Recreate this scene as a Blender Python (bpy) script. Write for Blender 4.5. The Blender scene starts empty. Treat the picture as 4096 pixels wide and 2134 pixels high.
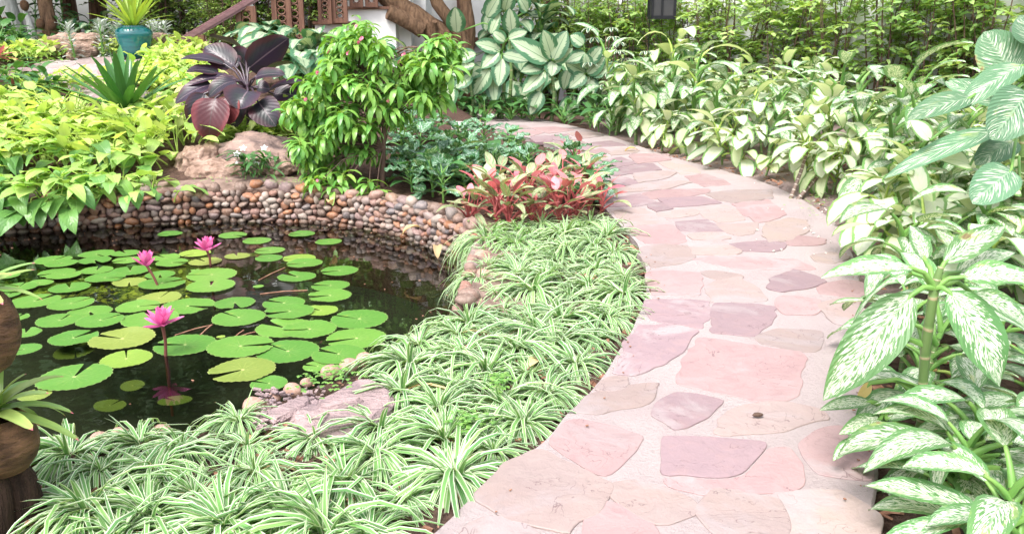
import bpy, bmesh, math, random
import numpy as np
from mathutils import Vector, Matrix, Euler, noise
from mathutils.geometry import tessellate_polygon

SC = bpy.context.scene
COL = SC.collection
R = math.radians
# ---------------------------------------------------------------- camera
CAM_H, PITCH, FPX = 1.2, R(15.5), 3400.0          # eye height, downward tilt, focal length in photo pixels (4096 wide)
cam = bpy.data.cameras.new('camera')
cam.sensor_width = 36.0
cam.lens = 36.0 * FPX / 4096.0
cam.clip_start, cam.clip_end = 0.05, 500.0
cam_o = bpy.data.objects.new('camera', cam)
COL.objects.link(cam_o)
cam_o.location = (0, 0, CAM_H)
cam_o.rotation_euler = (math.pi / 2 - PITCH, 0, 0)
SC.camera = cam_o
# ---------------------------------------------------------------- sky, sun, exposure
SUN_EL, SUN_AZ = R(60), R(-150)                     # azimuth from +Y towards +X
w = bpy.data.worlds.new('World'); SC.world = w; w.use_nodes = True
wn = w.node_tree.nodes; wl = w.node_tree.links
sky = wn.new('ShaderNodeTexSky'); sky.sky_type = 'NISHITA'; sky.sun_disc = False
sky.sun_elevation = SUN_EL; sky.sun_rotation = SUN_AZ
sky.air_density = 1.0; sky.dust_density = 4.0; sky.ozone_density = 0.6
hsv = wn.new('ShaderNodeHueSaturation'); hsv.inputs['Saturation'].default_value = 0.42   # thin white overcast
wl.new(sky.outputs[0], hsv.inputs['Color'])
wl.new(hsv.outputs[0], wn['Background'].inputs[0])
wn['Background'].inputs[1].default_value = 0.15
sun = bpy.data.lights.new('sun', 'SUN'); sun.energy = 1.15; sun.angle = R(26); sun.color = (1.0, 0.985, 0.96)
sun_o = bpy.data.objects.new('sun', sun); COL.objects.link(sun_o)
sd = Vector((math.sin(SUN_AZ) * math.cos(SUN_EL), math.cos(SUN_AZ) * math.cos(SUN_EL), math.sin(SUN_EL)))
sun_o.rotation_euler = (-sd).to_track_quat('-Z', 'Y').to_euler()
sun_o.location = (0, 0, 12)
vs = SC.view_settings
vs.view_transform = 'Standard'; vs.look = 'None'; vs.gamma = 1.0; vs.use_curve_mapping = False
vs.exposure = 1.62
SC.cycles.max_bounces = 10; SC.cycles.transparent_max_bounces = 10
SC.cycles.diffuse_bounces = 6; SC.cycles.transmission_bounces = 4; SC.cycles.glossy_bounces = 3

# ---------------------------------------------------------------- plan of the place
CP, SP = math.cos(PITCH), math.sin(PITCH)
def ray(X, Y):
    dx, dy = (X - 2048) / FPX, (Y - 1067) / FPX
    return Vector((dx, CP - dy * SP, -SP - dy * CP))
def G(X, Y, z=0.0):                                # where the sight line meets level z
    d = ray(X, Y); t = (z - CAM_H) / d.z
    return Vector((0, 0, CAM_H)) + d * t
def PY(X, Y, y):                                   # where the sight line is y metres away
    d = ray(X, Y); return Vector((0, 0, CAM_H)) + d * (y / d.y)
def pix(p):
    x, y, z = p[0], p[1], p[2] - CAM_H
    zc = y * CP - z * SP; yc = -(y * SP + z * CP)
    return 2048 + FPX * x / zc, 1067 + FPX * yc / zc, zc
def sm(a, b, x):
    t = min(1, max(0, (x - a) / (b - a))); return t * t * (3 - 2 * t)
def terrain(x, y):
    t = min(1.0, max(0.0, (y - 6.45) / 4.5))
    t = t * (1.0 - 0.12 * t)
    z = -0.035 + 1.02 * t * sm(0.1, -2.0, x)
    z += 0.022 * noise.noise(Vector((x * 1.3, y * 1.3, 3)))
    if x > 1.2: z += 0.04 * sm(0, 1.0, x - 1.2)
    return z
def GT(X, Y, lift=0.0):                            # sight line meets the terrain
    d = ray(X, Y); o = Vector((0, 0, CAM_H)); t = 1.5
    while t < 40:
        p = o + d * t
        if p.z <= terrain(p.x, p.y) + lift: break
        t += 0.02
    return Vector((p.x, p.y, terrain(p.x, p.y)))

def catmull(pts, step=0.08, closed=True):
    out = []; n = len(pts)
    rng_ = range(n if closed else n - 1)
    for i in rng_:
        if closed: p0, p1, p2, p3 = pts[i - 1], pts[i], pts[(i + 1) % n], pts[(i + 2) % n]
        else: p0, p1, p2, p3 = pts[max(i - 1, 0)], pts[i], pts[i + 1], pts[min(i + 2, n - 1)]
        k = max(1, int((p2 - p1).length / step))
        for j in range(k):
            t = j / k
            out.append(0.5 * ((2 * p1) + (p2 - p0) * t + (2 * p0 - 5 * p1 + 4 * p2 - p3) * t * t + (3 * p1 - p0 - 3 * p2 + p3) * t ** 3))
    if not closed: out.append(pts[-1].copy())
    return out
def inside(poly, x, y):
    c = False; n = len(poly); j = n - 1
    for i in range(n):
        xi, yi, xj, yj = poly[i][0], poly[i][1], poly[j][0], poly[j][1]
        if (yi > y) != (yj > y) and x < (xj - xi) * (y - yi) / (yj - yi) + xi: c = not c
        j = i
    return c
def near(poly, x, y):
    return min((p[0] - x) ** 2 + (p[1] - y) ** 2 for p in poly) ** 0.5

# ---------------------------------------------------------------- mesh helpers
class MB:
    def __init__(s): s.v = []; s.f = []; s.uv = []; s.r = []; s.m = []
    def face(s, idx, uvs, r=0.0, m=0):
        s.f.append(idx); s.uv.extend(uvs); s.r.append((r, len(idx))); s.m.append(m)
    def grid(s, P, r=0.0, m=0):
        b = len(s.v); nv, nu = len(P), len(P[0])
        for row in P: s.v.extend([tuple(p) for p in row])
        for i in range(nv - 1):
            for j in range(nu - 1):
                a = b + i * nu + j
                u0, u1, v0, v1 = j / (nu - 1), (j + 1) / (nu - 1), i / (nv - 1), (i + 1) / (nv - 1)
                s.face((a, a + 1, a + nu + 1, a + nu), ((u0, v0), (u1, v0), (u1, v1), (u0, v1)), r, m)
    def tube(s, pts, rad, seg=6, r=0.0, m=0, cap=True):
        pts = [Vector(p) for p in pts]
        if not hasattr(rad, '__len__'): rad = [rad] * len(pts)
        t0 = (pts[1] - pts[0]).normalized()
        n = t0.orthogonal().normalized(); rows = []
        for i, p in enumerate(pts):
            t = (pts[min(i + 1, len(pts) - 1)] - pts[max(i - 1, 0)]).normalized()
            n = (n - t * n.dot(t)).normalized(); bn = t.cross(n)
            rows.append([p + (n * math.cos(2 * math.pi * k / seg) + bn * math.sin(2 * math.pi * k / seg)) * rad[i] for k in range(seg + 1)])
        s.grid(rows, r, m)
        if cap:
            for row, c, fl in ((rows[0], pts[0], True), (rows[-1], pts[-1], False)):
                b = len(s.v); s.v.append(tuple(c)); s.v.extend([tuple(q) for q in row])
                for k in range(seg):
                    ix = (b, b + 2 + k, b + 1 + k) if fl else (b, b + 1 + k, b + 2 + k)
                    s.face(ix, ((.5, .5), (0, 0), (1, 0)), r, m)
    def lathe(s, prof, seg=28, r=0.0, m=0, M=None, wob=0.0):
        rows = []
        for (rr, z) in prof:
            row = []
            for k in range(seg + 1):
                a = 2 * math.pi * k / seg
                q = rr * (1 + wob * noise.noise(Vector((math.cos(a) * 1.5, math.sin(a) * 1.5, z * 6))))
                p = Vector((q * math.cos(a), q * math.sin(a), z)); row.append(M @ p if M else p)
            rows.append(row)
        s.grid(rows, r, m)
    def box(s, c, size, M=None, r=0.0, m=0):
        b = len(s.v); x, y, z = [q / 2 for q in size]
        for (i, j, k) in ((-1, -1, -1), (1, -1, -1), (1, 1, -1), (-1, 1, -1), (-1, -1, 1), (1, -1, 1), (1, 1, 1), (-1, 1, 1)):
            p = Vector((c[0] + i * x, c[1] + j * y, c[2] + k * z)); s.v.append(tuple(M @ p if M else p))
        for q in ((0, 3, 2, 1), (4, 5, 6, 7), (0, 1, 5, 4), (1, 2, 6, 5), (2, 3, 7, 6), (3, 0, 4, 7)):
            s.face(tuple(b + t for t in q), ((0, 0), (1, 0), (1, 1), (0, 1)), r, m)
    def mesh(s, name, mats, smooth=True):
        me = bpy.data.meshes.new(name); me.from_pydata(s.v, [], s.f)
        for m in (mats if isinstance(mats, (list, tuple)) else [mats]): me.materials.append(m)
        u = me.uv_layers.new(name='UVMap'); u.data.foreach_set('uv', np.array(s.uv, dtype=np.float32).ravel())
        rr = np.concatenate([np.tile(np.array([a, 0.5], np.float32), k) for a, k in s.r]) if s.r else np.zeros(0, np.float32)
        u2 = me.uv_layers.new(name='rnd'); u2.data.foreach_set('uv', rr)
        me.polygons.foreach_set('material_index', s.m)
        if smooth: me.polygons.foreach_set('use_smooth', [True] * len(s.f))
        me.update(); return me
    def build(s, name, mats, parent=None, smooth=True):
        return put(name, s.mesh(name, mats, smooth), parent)
def put(name, me, parent=None, loc=None, rot=None, scale=None):
    o = bpy.data.objects.new(name, me); COL.objects.link(o)
    if parent is not None: o.parent = parent
    if loc is not None: o.location = loc
    if rot is not None: o.rotation_euler = rot
    if scale is not None: o.scale = (scale,) * 3 if not hasattr(scale, '__len__') else scale
    return o
def tag(o, label, cat, group=None):
    o['label'] = label; o['category'] = cat
    if group: o['group'] = group
    return o
def thing(name, label, cat, loc=(0, 0, 0), rz=0.0, group=None, scale=1.0):
    o = put(name, None, None, loc, (0, 0, rz), scale); o.empty_display_size = 0.05
    return tag(o, label, cat, group)
def struct(o): o['kind'] = 'structure'; return o
def stuff(o): o['kind'] = 'stuff'; return o

def beta(v, a, b):
    n = (a / (a + b)) ** a * (b / (a + b)) ** b
    return (max(v, 0) ** a) * (max(1 - v, 0) ** b) / n
I4 = Matrix.Identity(4)
def leaf(mb, M=I4, Lp=0.0, L=0.2, W=0.05, a0=60, a1=30, a2=-30, ab=(.6, .9), fold=.25, curl=0.0, wave=0.0, side=0.0,
         nl=6, nw=4, r=0.0, m=0, pm=1, pr=0.005, wf=9.0, bias=1.0, sheath=1.6):
    """stalk and blade along +Y, upper side +Z; angles are degrees above the horizontal"""
    y = z = 0.0; pts = [Vector((0, 0, 0))]
    if Lp > 0:
        k = 4
        for i in range(k):
            th = R(a0 + (a1 - a0) * (i + .5) / k); y += Lp / k * math.cos(th); z += Lp / k * math.sin(th); pts.append(Vector((0, y, z)))
        mb.tube([M @ p for p in pts], [pr * (sheath - (sheath - .75) * i / k) for i in range(k + 1)], 5, r, pm, cap=False)
    rows = []; ph = r * 40
    for i in range(nl + 1):
        v = i / nl; v = .5 * v + .25 * (1 - math.cos(math.pi * v))
        th = R(a1 + (a2 - a1) * v ** bias)
        if i:
            y += L * (v - pv) * math.cos(th); z += L * (v - pv) * math.sin(th)
        pv = v
        hw = W * beta(v, *ab) if 0 < i < nl else W * (.12 if i == 0 else .01)
        n = Vector((0, -math.sin(th), math.cos(th))); c = Vector((side * L * v * v, y, z)); row = []
        for j in range(nw + 1):
            u = -1 + 2 * j / nw
            off = abs(u) * hw * math.sin(fold) - curl * u * u * hw + wave * math.sin(v * wf + ph + (2.1 if u > 0 else 0)) * abs(u) * W
            row.append(M @ (c + Vector((u * hw * math.cos(fold), 0, 0)) + n * off))
        rows.append(row)
    mb.grid(rows, r, m)
def leafline(mb, B, T, W, N, sag=0.0, ab=(.6, .9), fold=.2, wave=0.0, nl=10, nw=6, r=0.0, m=0, curl=0.0, twist=0.0, tipdrop=0.0):
    """a blade from B to T, upper side towards N, bowed by sag along N"""
    B, T, N = Vector(B), Vector(T), Vector(N).normalized()
    C = (B + T) / 2 + N * sag; rows = []; ph = r * 31
    for i in range(nl + 1):
        v = i / nl; v = .5 * v + .25 * (1 - math.cos(math.pi * v))
        c = B * (1 - v) ** 2 + C * 2 * v * (1 - v) + T * v * v + Vector((0, 0, -tipdrop * v ** 4))
        t = ((C - B) * 2 * (1 - v) + (T - C) * 2 * v).normalized()
        s = t.cross(N).normalized(); n = s.cross(t)
        if twist: q = Matrix.Rotation(twist * v, 3, t); s = q @ s; n = q @ n
        hw = W * beta(v, *ab) if 0 < i < nl else W * (.1 if i == 0 else .01)
        row = []
        for j in range(nw + 1):
            u = -1 + 2 * j / nw
            off = abs(u) * hw * math.sin(fold) - curl * u * u * hw + wave * math.sin(v * 11 + ph + (2.1 if u > 0 else 0)) * u * u * W
            row.append(c - s * (u * hw * math.cos(fold)) + n * off)
        rows.append(row)
    mb.grid(rows, r, m)
def ball(sub, seed, rough=.25, sq=(1, 1, 1), freq=1.2, flat=0.0):
    bm = bmesh.new(); bmesh.ops.create_icosphere(bm, subdivisions=sub, radius=1.0)
    mb = MB(); o = Vector((seed * 7.3, seed * 3.1, seed * 5.7))
    for vt in bm.verts:
        c = vt.co.copy(); d = 1 + rough * noise.noise(c * freq + o) + rough * .45 * noise.noise(c * freq * 2.7 + o) + rough * .2 * noise.noise(c * freq * 6 + o)
        if flat:                                   # broken faces
            cell = noise.cell_vector(c * freq * .9 + o); d *= 1 + flat * (cell.x - .5)
        if sub > 4: d += .05 * noise.noise(c * freq * 5 + o) + .035 * abs(noise.noise(c * freq * 11 + o)) + .02 * noise.noise(c * freq * 23 + o)
        c *= d; mb.v.append((c.x * sq[0], c.y * sq[1], c.z * sq[2]))
    for f in bm.faces: mb.face(tuple(v.index for v in f.verts), ((0, 0), (1, 0), (.5, 1)), 0.0, 0)
    bm.free(); return mb
def poisson(n, dmin, sample, ok, rng, first=()):
    pts = list(first); tries = 0
    while len(pts) < n and tries < n * 60:
        tries += 1; p = sample(rng)
        if not ok(p): continue
        d = dmin(p) if callable(dmin) else dmin
        if all((p[0] - q[0]) ** 2 + (p[1] - q[1]) ** 2 > d * d for q in pts): pts.append(p)
    return pts

# ---------------------------------------------------------------- materials
class NT:
    def __init__(s, name):
        s.mat = bpy.data.materials.new(name); s.mat.use_nodes = True
        s.t = s.mat.node_tree; s.n = s.t.nodes; s.l = s.t.links
        s.bsdf = s.n['Principled BSDF']; s.out = s.n['Material Output']
    def new(s, typ, **kw):
        nd = s.n.new(typ)
        for k, v in kw.items(): setattr(nd, k, v)
        return nd
    def set(s, sock, v):
        if isinstance(v, bpy.types.NodeSocket): s.l.new(v, sock)
        elif isinstance(v, tuple) and len(v) == 3 and sock.type == 'RGBA': sock.default_value = (*v, 1)
        else: sock.default_value = v
    def m(s, op, a, b=0.0, c=None, clamp=False):
        nd = s.new('ShaderNodeMath', operation=op, use_clamp=clamp); s.set(nd.inputs[0], a); s.set(nd.inputs[1], b)
        if c is not None: s.set(nd.inputs[2], c)
        return nd.outputs[0]
    def mix(s, f, a, b, blend='MIX'):
        nd = s.new('ShaderNodeMix', data_type='RGBA', blend_type=blend)
        s.set(nd.inputs[0], f); s.set(nd.inputs[6], a); s.set(nd.inputs[7], b); return nd.outputs[2]
    def step(s, x, lo, hi):
        nd = s.new('ShaderNodeMapRange', interpolation_type='SMOOTHSTEP'); s.set(nd.inputs[0], x)
        s.set(nd.inputs[1], lo); s.set(nd.inputs[2], hi); return nd.outputs[0]
    def xyz(s, x, y, z):
        nd = s.new('ShaderNodeCombineXYZ'); s.set(nd.inputs[0], x); s.set(nd.inputs[1], y); s.set(nd.inputs[2], z); return nd.outputs[0]
    def noise(s, vec, scale=5.0, detail=3.0, rough=.5, dist=0.0):
        nd = s.new('ShaderNodeTexNoise'); s.set(nd.inputs['Vector'], vec); s.set(nd.inputs['Scale'], scale)
        nd.inputs['Detail'].default_value = detail; nd.inputs['Roughness'].default_value = rough; nd.inputs['Distortion'].default_value = dist
        return nd.outputs[0]
    def ramp(s, f, stops, interp='LINEAR'):
        nd = s.new('ShaderNodeValToRGB'); s.set(nd.inputs[0], f); cr = nd.color_ramp; cr.interpolation = interp
        while len(cr.elements) < len(stops): cr.elements.new(.5)
        for e, (p, c) in zip(cr.elements, stops): e.position = p; e.color = (*c, 1)
        return nd.outputs[0]
    def bump(s, h, strength=.3, dist=.01, normal=None):
        nd = s.new('ShaderNodeBump'); s.set(nd.inputs['Height'], h); nd.inputs['Strength'].default_value = strength; nd.inputs['Distance'].default_value = dist
        if normal is not None: s.l.new(normal, nd.inputs['Normal'])
        return nd.outputs[0]
    def obj(s): return s.new('ShaderNodeTexCoord').outputs['Object']
    def pos(s): return s.new('ShaderNodeNewGeometry').outputs['Position']
    def rand(s):
        uv = s.new('ShaderNodeUVMap', uv_map='rnd').outputs[0]; sp = s.new('ShaderNodeSeparateXYZ'); s.l.new(uv, sp.inputs[0])
        oi = s.new('ShaderNodeObjectInfo'); return s.m('FRACT', s.m('ADD', sp.outputs[0], oi.outputs['Random']))
    def fin(s, col, rough=.5, spec=.3, normal=None, coat=0.0):
        s.set(s.bsdf.inputs['Base Color'], col); s.set(s.bsdf.inputs['Roughness'], rough); s.bsdf.inputs['Specular IOR Level'].default_value = spec
        if coat: s.bsdf.inputs['Coat Weight'].default_value = coat; s.bsdf.inputs['Coat Roughness'].default_value = .08
        if normal is not None: s.l.new(normal, s.bsdf.inputs['Normal'])
        return s.mat
def leafmat(name, fn, rough=.42, spec=.35, trans=.28, tint=(1.25, 1.2, .55), vein=14.0, vb=.25, sl=.35):
    k = NT(name)
    uv = k.new('ShaderNodeUVMap', uv_map='UVMap').outputs[0]; sp = k.new('ShaderNodeSeparateXYZ'); k.l.new(uv, sp.inputs[0])
    u, v = sp.outputs[0], sp.outputs[1]; d = k.m('ABSOLUTE', k.m('SUBTRACT', k.m('MULTIPLY', u, 2.0), 1.0)); r = k.rand()
    lat = k.m('SUBTRACT', v, k.m('MULTIPLY', d, sl))           # constant along a side vein
    col = fn(k, u, v, d, r, lat)
    hsv = k.new('ShaderNodeHueSaturation'); k.set(hsv.inputs['Color'], col); hsv.inputs['Saturation'].default_value = .86
    k.set(hsv.inputs['Value'], k.m('MULTIPLY_ADD', k.m('FRACT', k.m('MULTIPLY', r, 7.31)), .36, .82)); k.set(hsv.inputs['Hue'], k.m('MULTIPLY_ADD', k.m('FRACT', k.m('MULTIPLY', r, 13.7)), .02, .49))
    col = hsv.outputs[0]
    h = k.m('ADD', k.m('MULTIPLY', k.m('SINE', k.m('MULTIPLY', lat, vein * 6.283)), .5), k.m('MULTIPLY', k.step(d, .1, 0.0), -1.2))
    k.fin(col, rough, spec, k.bump(h, vb, .004))
    tr = k.new('ShaderNodeBsdfTranslucent'); k.set(tr.inputs[0], k.mix(1.0, col, tint, 'MULTIPLY'))
    mx = k.new('ShaderNodeMixShader'); mx.inputs[0].default_value = trans
    k.l.new(k.bsdf.outputs[0], mx.inputs[1]); k.l.new(tr.outputs[0], mx.inputs[2]); k.l.new(mx.outputs[0], k.out.inputs[0])
    return k.mat
def plain(c1, c2, rib=None, ribw=.07, tipc=None, edge=None):
    def fn(k, u, v, d, r, lat):
        n = k.noise(k.xyz(u, v, k.m('MULTIPLY', r, 9)), 2.5, 2)
        c = k.mix(k.m('ADD', k.m('MULTIPLY', r, .75), k.m('MULTIPLY', k.m('SUBTRACT', n, .4), .5), clamp=True), c1, c2)
        if edge: c = k.mix(k.m('MULTIPLY', k.step(k.m('ADD', d, k.m('MULTIPLY', n, .4)), .85, 1.15), .9), c, edge)
        if rib: c = k.mix(k.m('MULTIPLY', k.step(d, ribw, 0.0), .7), c, rib)
        if tipc: c = k.mix(k.step(v, .9, .97), c, tipc)
        return c
    return fn
def variegated(green, cream, edge_at, amp, freq, soft=.05, rib=None, cream2=None, g2=None):
    def fn(k, u, v, d, r, lat):
        z = k.m('MULTIPLY', r, 37)
        n = k.noise(k.xyz(k.m('MULTIPLY', d, 1.2), k.m('MULTIPLY', lat, freq), z), 1.0, 4, .6)
        t = k.m('ADD', k.m('ADD', d, k.m('MULTIPLY', k.m('SUBTRACT', n, .5), amp)), k.m('MULTIPLY', k.step(v, .8, 1.0), .25))
        mask = k.step(t, edge_at + soft, edge_at - soft)
        cr = k.mix(r, cream, cream2) if cream2 else cream
        gr = k.mix(k.noise(k.xyz(u, v, z), 4, 2), green, g2) if g2 else green
        c = k.mix(mask, gr, cr)
        if rib: c = k.mix(k.m('MULTIPLY', k.step(d, .05, .02), .75), c, rib)
        return c
    return fn
def speckled(green, cream, th, fu, fv, margin=.85, rib=None, soft=.05, g2=None):
    def fn(k, u, v, d, r, lat):
        z = k.m('MULTIPLY', r, 37)
        n = k.noise(k.xyz(k.m('MULTIPLY', u, fu), k.m('MULTIPLY', lat, fv), z), 1.0, 5, .62)
        t = k.m('SUBTRACT', n, k.m('MULTIPLY', k.step(d, margin - .4, margin + .1), .17))
        gr = k.mix(k.noise(k.xyz(u, v, z), 2, 2), green, g2) if g2 else green
        c = k.mix(k.step(t, th - soft, th + soft), gr, cream)
        pt = k.noise(k.xyz(k.m('MULTIPLY', u, 1.4), k.m('MULTIPLY', v, 2.2), k.m('ADD', z, 5.0)), 1.3, 3, .6)
        c = k.mix(k.m('MULTIPLY', k.step(pt, .60, .74), .65), c, (.40, .46, .10))          # yellowing patches
        c = k.mix(k.m('MULTIPLY', k.step(k.m('ADD', pt, k.m('MULTIPLY', d, .1)), .77, .80), .8), c, (.22, .13, .05))
        if rib: c = k.mix(k.m('MULTIPLY', k.step(d, .06, .02), .7), c, rib)
        return c
    return fn

def simple(name, c1, c2, scale=8.0, rough=.8, spec=.2, bs=.4, bd=.01, detail=6, stretch=(1, 1, 1), per=0.0):
    k = NT(name); mp = k.new('ShaderNodeMapping'); k.l.new(k.obj(), mp.inputs[0]); mp.inputs['Scale'].default_value = stretch
    vec = mp.outputs[0]
    if per:
        va = k.new('ShaderNodeVectorMath', operation='ADD'); k.l.new(vec, va.inputs[0]); k.l.new(k.xyz(k.m('MULTIPLY', k.rand(), 50), 0.0, 0.0), va.inputs[1]); vec = va.outputs[0]
    n = k.noise(vec, scale, detail, .6, .3); n2 = k.noise(vec, scale * 5, 4, .6)
    c = k.mix(k.step(n, .3, .7), c1, c2)
    return k.fin(c, rough, spec, k.bump(k.m('ADD', n, k.m('MULTIPLY', n2, .4)), bs, bd))
def flagmat(name, c1, c2, c3):
    k = NT(name); o = k.pos(); r = k.rand()
    va = k.new('ShaderNodeVectorMath', operation='ADD'); k.l.new(o, va.inputs[0]); k.l.new(k.xyz(k.m('MULTIPLY', r, 40), k.m('MULTIPLY', r, 17), 0.0), va.inputs[1]); p = va.outputs[0]
    n = k.noise(p, 3.5, 5, .55, .6); n2 = k.noise(p, 14, 6, .6, .4); n3 = k.noise(p, 90, 3, .6)
    c = k.mix(k.step(n, .35, .65), c1, c2); c = k.mix(k.m('MULTIPLY', k.step(n2, .48, .68), .6), c, c3)
    c = k.mix(k.m('MULTIPLY', k.step(n3, .62, .75), .3), c, (.22, .15, .15))
    ln_ = k.m('MULTIPLY', k.step(k.m('FRACT', k.m('MULTIPLY', n, 14.0)), .09, .0), k.step(k.noise(p, 6.0, 2, .5), .50, .60))
    c = k.mix(k.m('MULTIPLY', k.step(k.noise(p, 2.6, 5, .65, .8), .50, .66), .75), c, (.35, .295, .292))      # mortar smeared over the stone
    c = k.mix(k.m('MULTIPLY', k.step(k.noise(p, 1.3, 4, .6, .3), .55, .72), .22), c, (.20, .14, .13))
    c = k.mix(k.m('MULTIPLY', ln_, .75), c, (.13, .075, .08))
    hs = k.new('ShaderNodeHueSaturation'); k.set(hs.inputs['Color'], c); k.set(hs.inputs['Value'], k.m('MULTIPLY_ADD', r, .20, .78))
    fl = k.m('DIVIDE', k.m('FLOOR', k.m('MULTIPLY', n, 14.0)), 14.0)      # split layers of the stone
    h = k.m('ADD', k.m('ADD', k.m('MULTIPLY', fl, 1.0), k.m('MULTIPLY', n2, .5)), k.m('MULTIPLY', n3, .1))
    return k.fin(hs.outputs[0], .72, .25, k.bump(h, .9, .016))
M = {}
M['pink'] = flagmat('pink_sandstone', (.335, .222, .218), (.355, .245, .238), (.30, .195, .195))
M['purple'] = flagmat('purple_sandstone', (.265, .188, .200), (.29, .205, .215), (.31, .212, .212))
M['tan'] = flagmat('tan_sandstone', (.335, .255, .232), (.315, .245, .23), (.345, .278, .256))
M['orange'] = flagmat('orange_sandstone', (.36, .278, .242), (.345, .27, .25), (.365, .295, .27))
k = NT('mortar'); p = k.pos(); n = k.noise(p, 60, 6, .7); n2 = k.noise(p, 2.2, 4, .6, .5); n3 = k.noise(p, 260, 2, .6)
c = k.mix(k.step(n2, .35, .65), (.36, .305, .296), (.33, .272, .266)); c = k.mix(k.m('MULTIPLY', k.step(n, .42, .3), .4), c, (.22, .17, .17)); c = k.mix(k.m('MULTIPLY', k.step(n3, .62, .72), .5), c, (.3, .22, .2))
M['mortar'] = k.fin(c, .9, .15, k.bump(k.m('ADD', n, k.m('MULTIPLY', n2, 1.5)), .8, .014))
k = NT('soil'); p = k.pos(); n = k.noise(p, 30, 8, .7); n2 = k.noise(p, 2.0, 4, .6, .5); n3 = k.noise(p, 120, 4, .7)
c = k.mix(k.step(n, .35, .65), (.085, .05, .04), (.19, .12, .092)); c = k.mix(k.m('MULTIPLY', k.step(n3, .55, .7), .6), c, (.22, .15, .12))
sx = k.new('ShaderNodeSeparateXYZ'); k.l.new(p, sx.inputs[0])
sandy = k.m('MULTIPLY', k.step(k.m('ADD', sx.outputs[0], k.m('MULTIPLY', k.m('SUBTRACT', n2, .5), .8)), .9, 1.3), k.step(sx.outputs[1], 3.2, 4.2))
c = k.mix(k.m('MULTIPLY', sandy, .9), c, k.mix(n, (.30, .22, .20), (.40, .31, .29)))
M['soil'] = k.fin(c, .95, .1, k.bump(k.m('ADD', n, k.m('MULTIPLY', n3, .5)), 1.0, .03))
k = NT('pebble'); r = k.rand(); o = k.obj(); n = k.noise(o, 2.2, 6, .65, .4); n2 = k.noise(o, 11, 4, .6)
c = k.ramp(r, [(0, (.21, .105, .07)), (.13, (.34, .145, .07)), (.22, (.17, .115, .09)), (.34, (.28, .165, .13)), (.46, (.12, .085, .07)), (.56, (.31, .25, .21)), (.66, (.21, .145, .14)), (.76, (.25, .125, .09)), (.86, (.36, .29, .24)), (.94, (.13, .115, .12)), (1, (.25, .16, .11))])
c = k.mix(k.m('MULTIPLY', k.step(n, .45, .62), .45), c, k.mix(.5, c, (.5, .4, .35))); c = k.mix(k.m('MULTIPLY', k.step(n2, .56, .66), .35), c, (.09, .06, .05))
sx = k.new('ShaderNodeSeparateXYZ'); k.l.new(k.pos(), sx.inputs[0]); wet = k.step(sx.outputs[2], -.17, -.225)
c = k.mix(k.m('MULTIPLY', wet, .75), c, k.mix(1.0, c, (.35, .33, .28), 'MULTIPLY'))
M['pebble'] = k.fin(c, k.m('MULTIPLY_ADD', wet, -.42, .62), .35, k.bump(k.m('ADD', n, k.m('MULTIPLY', n2, .3)), .35, .02))
M['boulder'] = simple('boulder_rock', (.20, .125, .09), (.42, .295, .235), 3.2, .85, .2, .6, .06, 10)
M['darkrock'] = simple('weathered_rock', (.085, .062, .06), (.36, .25, .205), 2.2, .85, .2, .6, .06, 10)
M['bankstone'] = simple('pink_cobble', (.34, .20, .15), (.44, .29, .23), 3.0, .6, .3, .3, .03, 6, per=1)
M['slate'] = simple('slate_rock', (.21, .155, .16), (.40, .29, .28), 5, .8, .25, 1.0, .05, 9, (1, 1.6, 3))
M['bark'] = simple('brown_bark', (.10, .06, .038), (.23, .14, .085), 5, .9, .15, 1.0, .06, 8, (4, 4, .8))
M['twig'] = simple('dark_twig', (.095, .06, .048), (.20, .13, .10), 9, .9, .15, .6, .02, 5, (3, 3, .7))
M['greytrunk'] = simple('grey_trunk', (.30, .30, .28), (.42, .43, .41), 5, .9, .15, .8, .03, 6, (3, 3, 1))
M['wood'] = simple('carved_wood', (.10, .045, .03), (.17, .085, .055), 5, .5, .3, .5, .01, 6, (9, 9, 1))
M['rail'] = simple('rail_wood', (.17, .085, .09), (.24, .13, .135), 4, .32, .5, .3, .01, 5, (1, 6, 6))
M['white'] = simple('white_render', (.68, .67, .66), (.76, .75, .74), 3, .85, .2, .3, .01, 6)
M['wall'] = simple('pale_render', (.70, .70, .71), (.77, .77, .78), 1.4, .9, .15, .4, .015, 7)
M['clay'] = simple('coconut_shell', (.055, .028, .016), (.22, .115, .06), 7, .6, .25, 1.0, .02, 9, (1.5, 1.5, 5))
M['stump'] = simple('old_stump', (.025, .016, .012), (.075, .045, .032), 5, .9, .15, 1.0, .05, 7, (5, 5, .6))
M['chip'] = simple('bark_chip', (.20, .095, .062), (.38, .21, .14), 20, .9, .1, .5, .01, 4, per=1)
M['bone'] = simple('pale_pebble', (.5, .44, .4), (.6, .54, .5), 20, .8, .2, .3, .01, 3, per=1)
M['iron'] = simple('black_iron', (.006, .0065, .008), (.014, .014, .017), 20, .5, .25, .2, .002, 3)
k = NT('frosted_glass'); n = k.noise(k.obj(), 7, 4, .6)
k.fin(k.mix(n, (.03, .03, .034), (.075, .072, .072)), .5, .2); k.bsdf.inputs['Transmission Weight'].default_value = .25; M['frost'] = k.mat
k = NT('teal_glaze'); o = k.obj(); mp = k.new('ShaderNodeMapping'); k.l.new(o, mp.inputs[0]); mp.inputs['Scale'].default_value = (1, 1, 9)
n = k.noise(mp.outputs[0], 3, 5, .6); M['teal'] = k.fin(k.mix(k.step(n, .3, .7), (.006, .085, .10), (.012, .16, .165)), .14, .55, k.bump(n, .15, .01), .6)
k = NT('pond_bed'); n = k.noise(k.pos(), 4, 6, .6); M['bed'] = k.fin(k.mix(n, (.035, .038, .030), (.075, .075, .055)), .95, .05)
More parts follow.
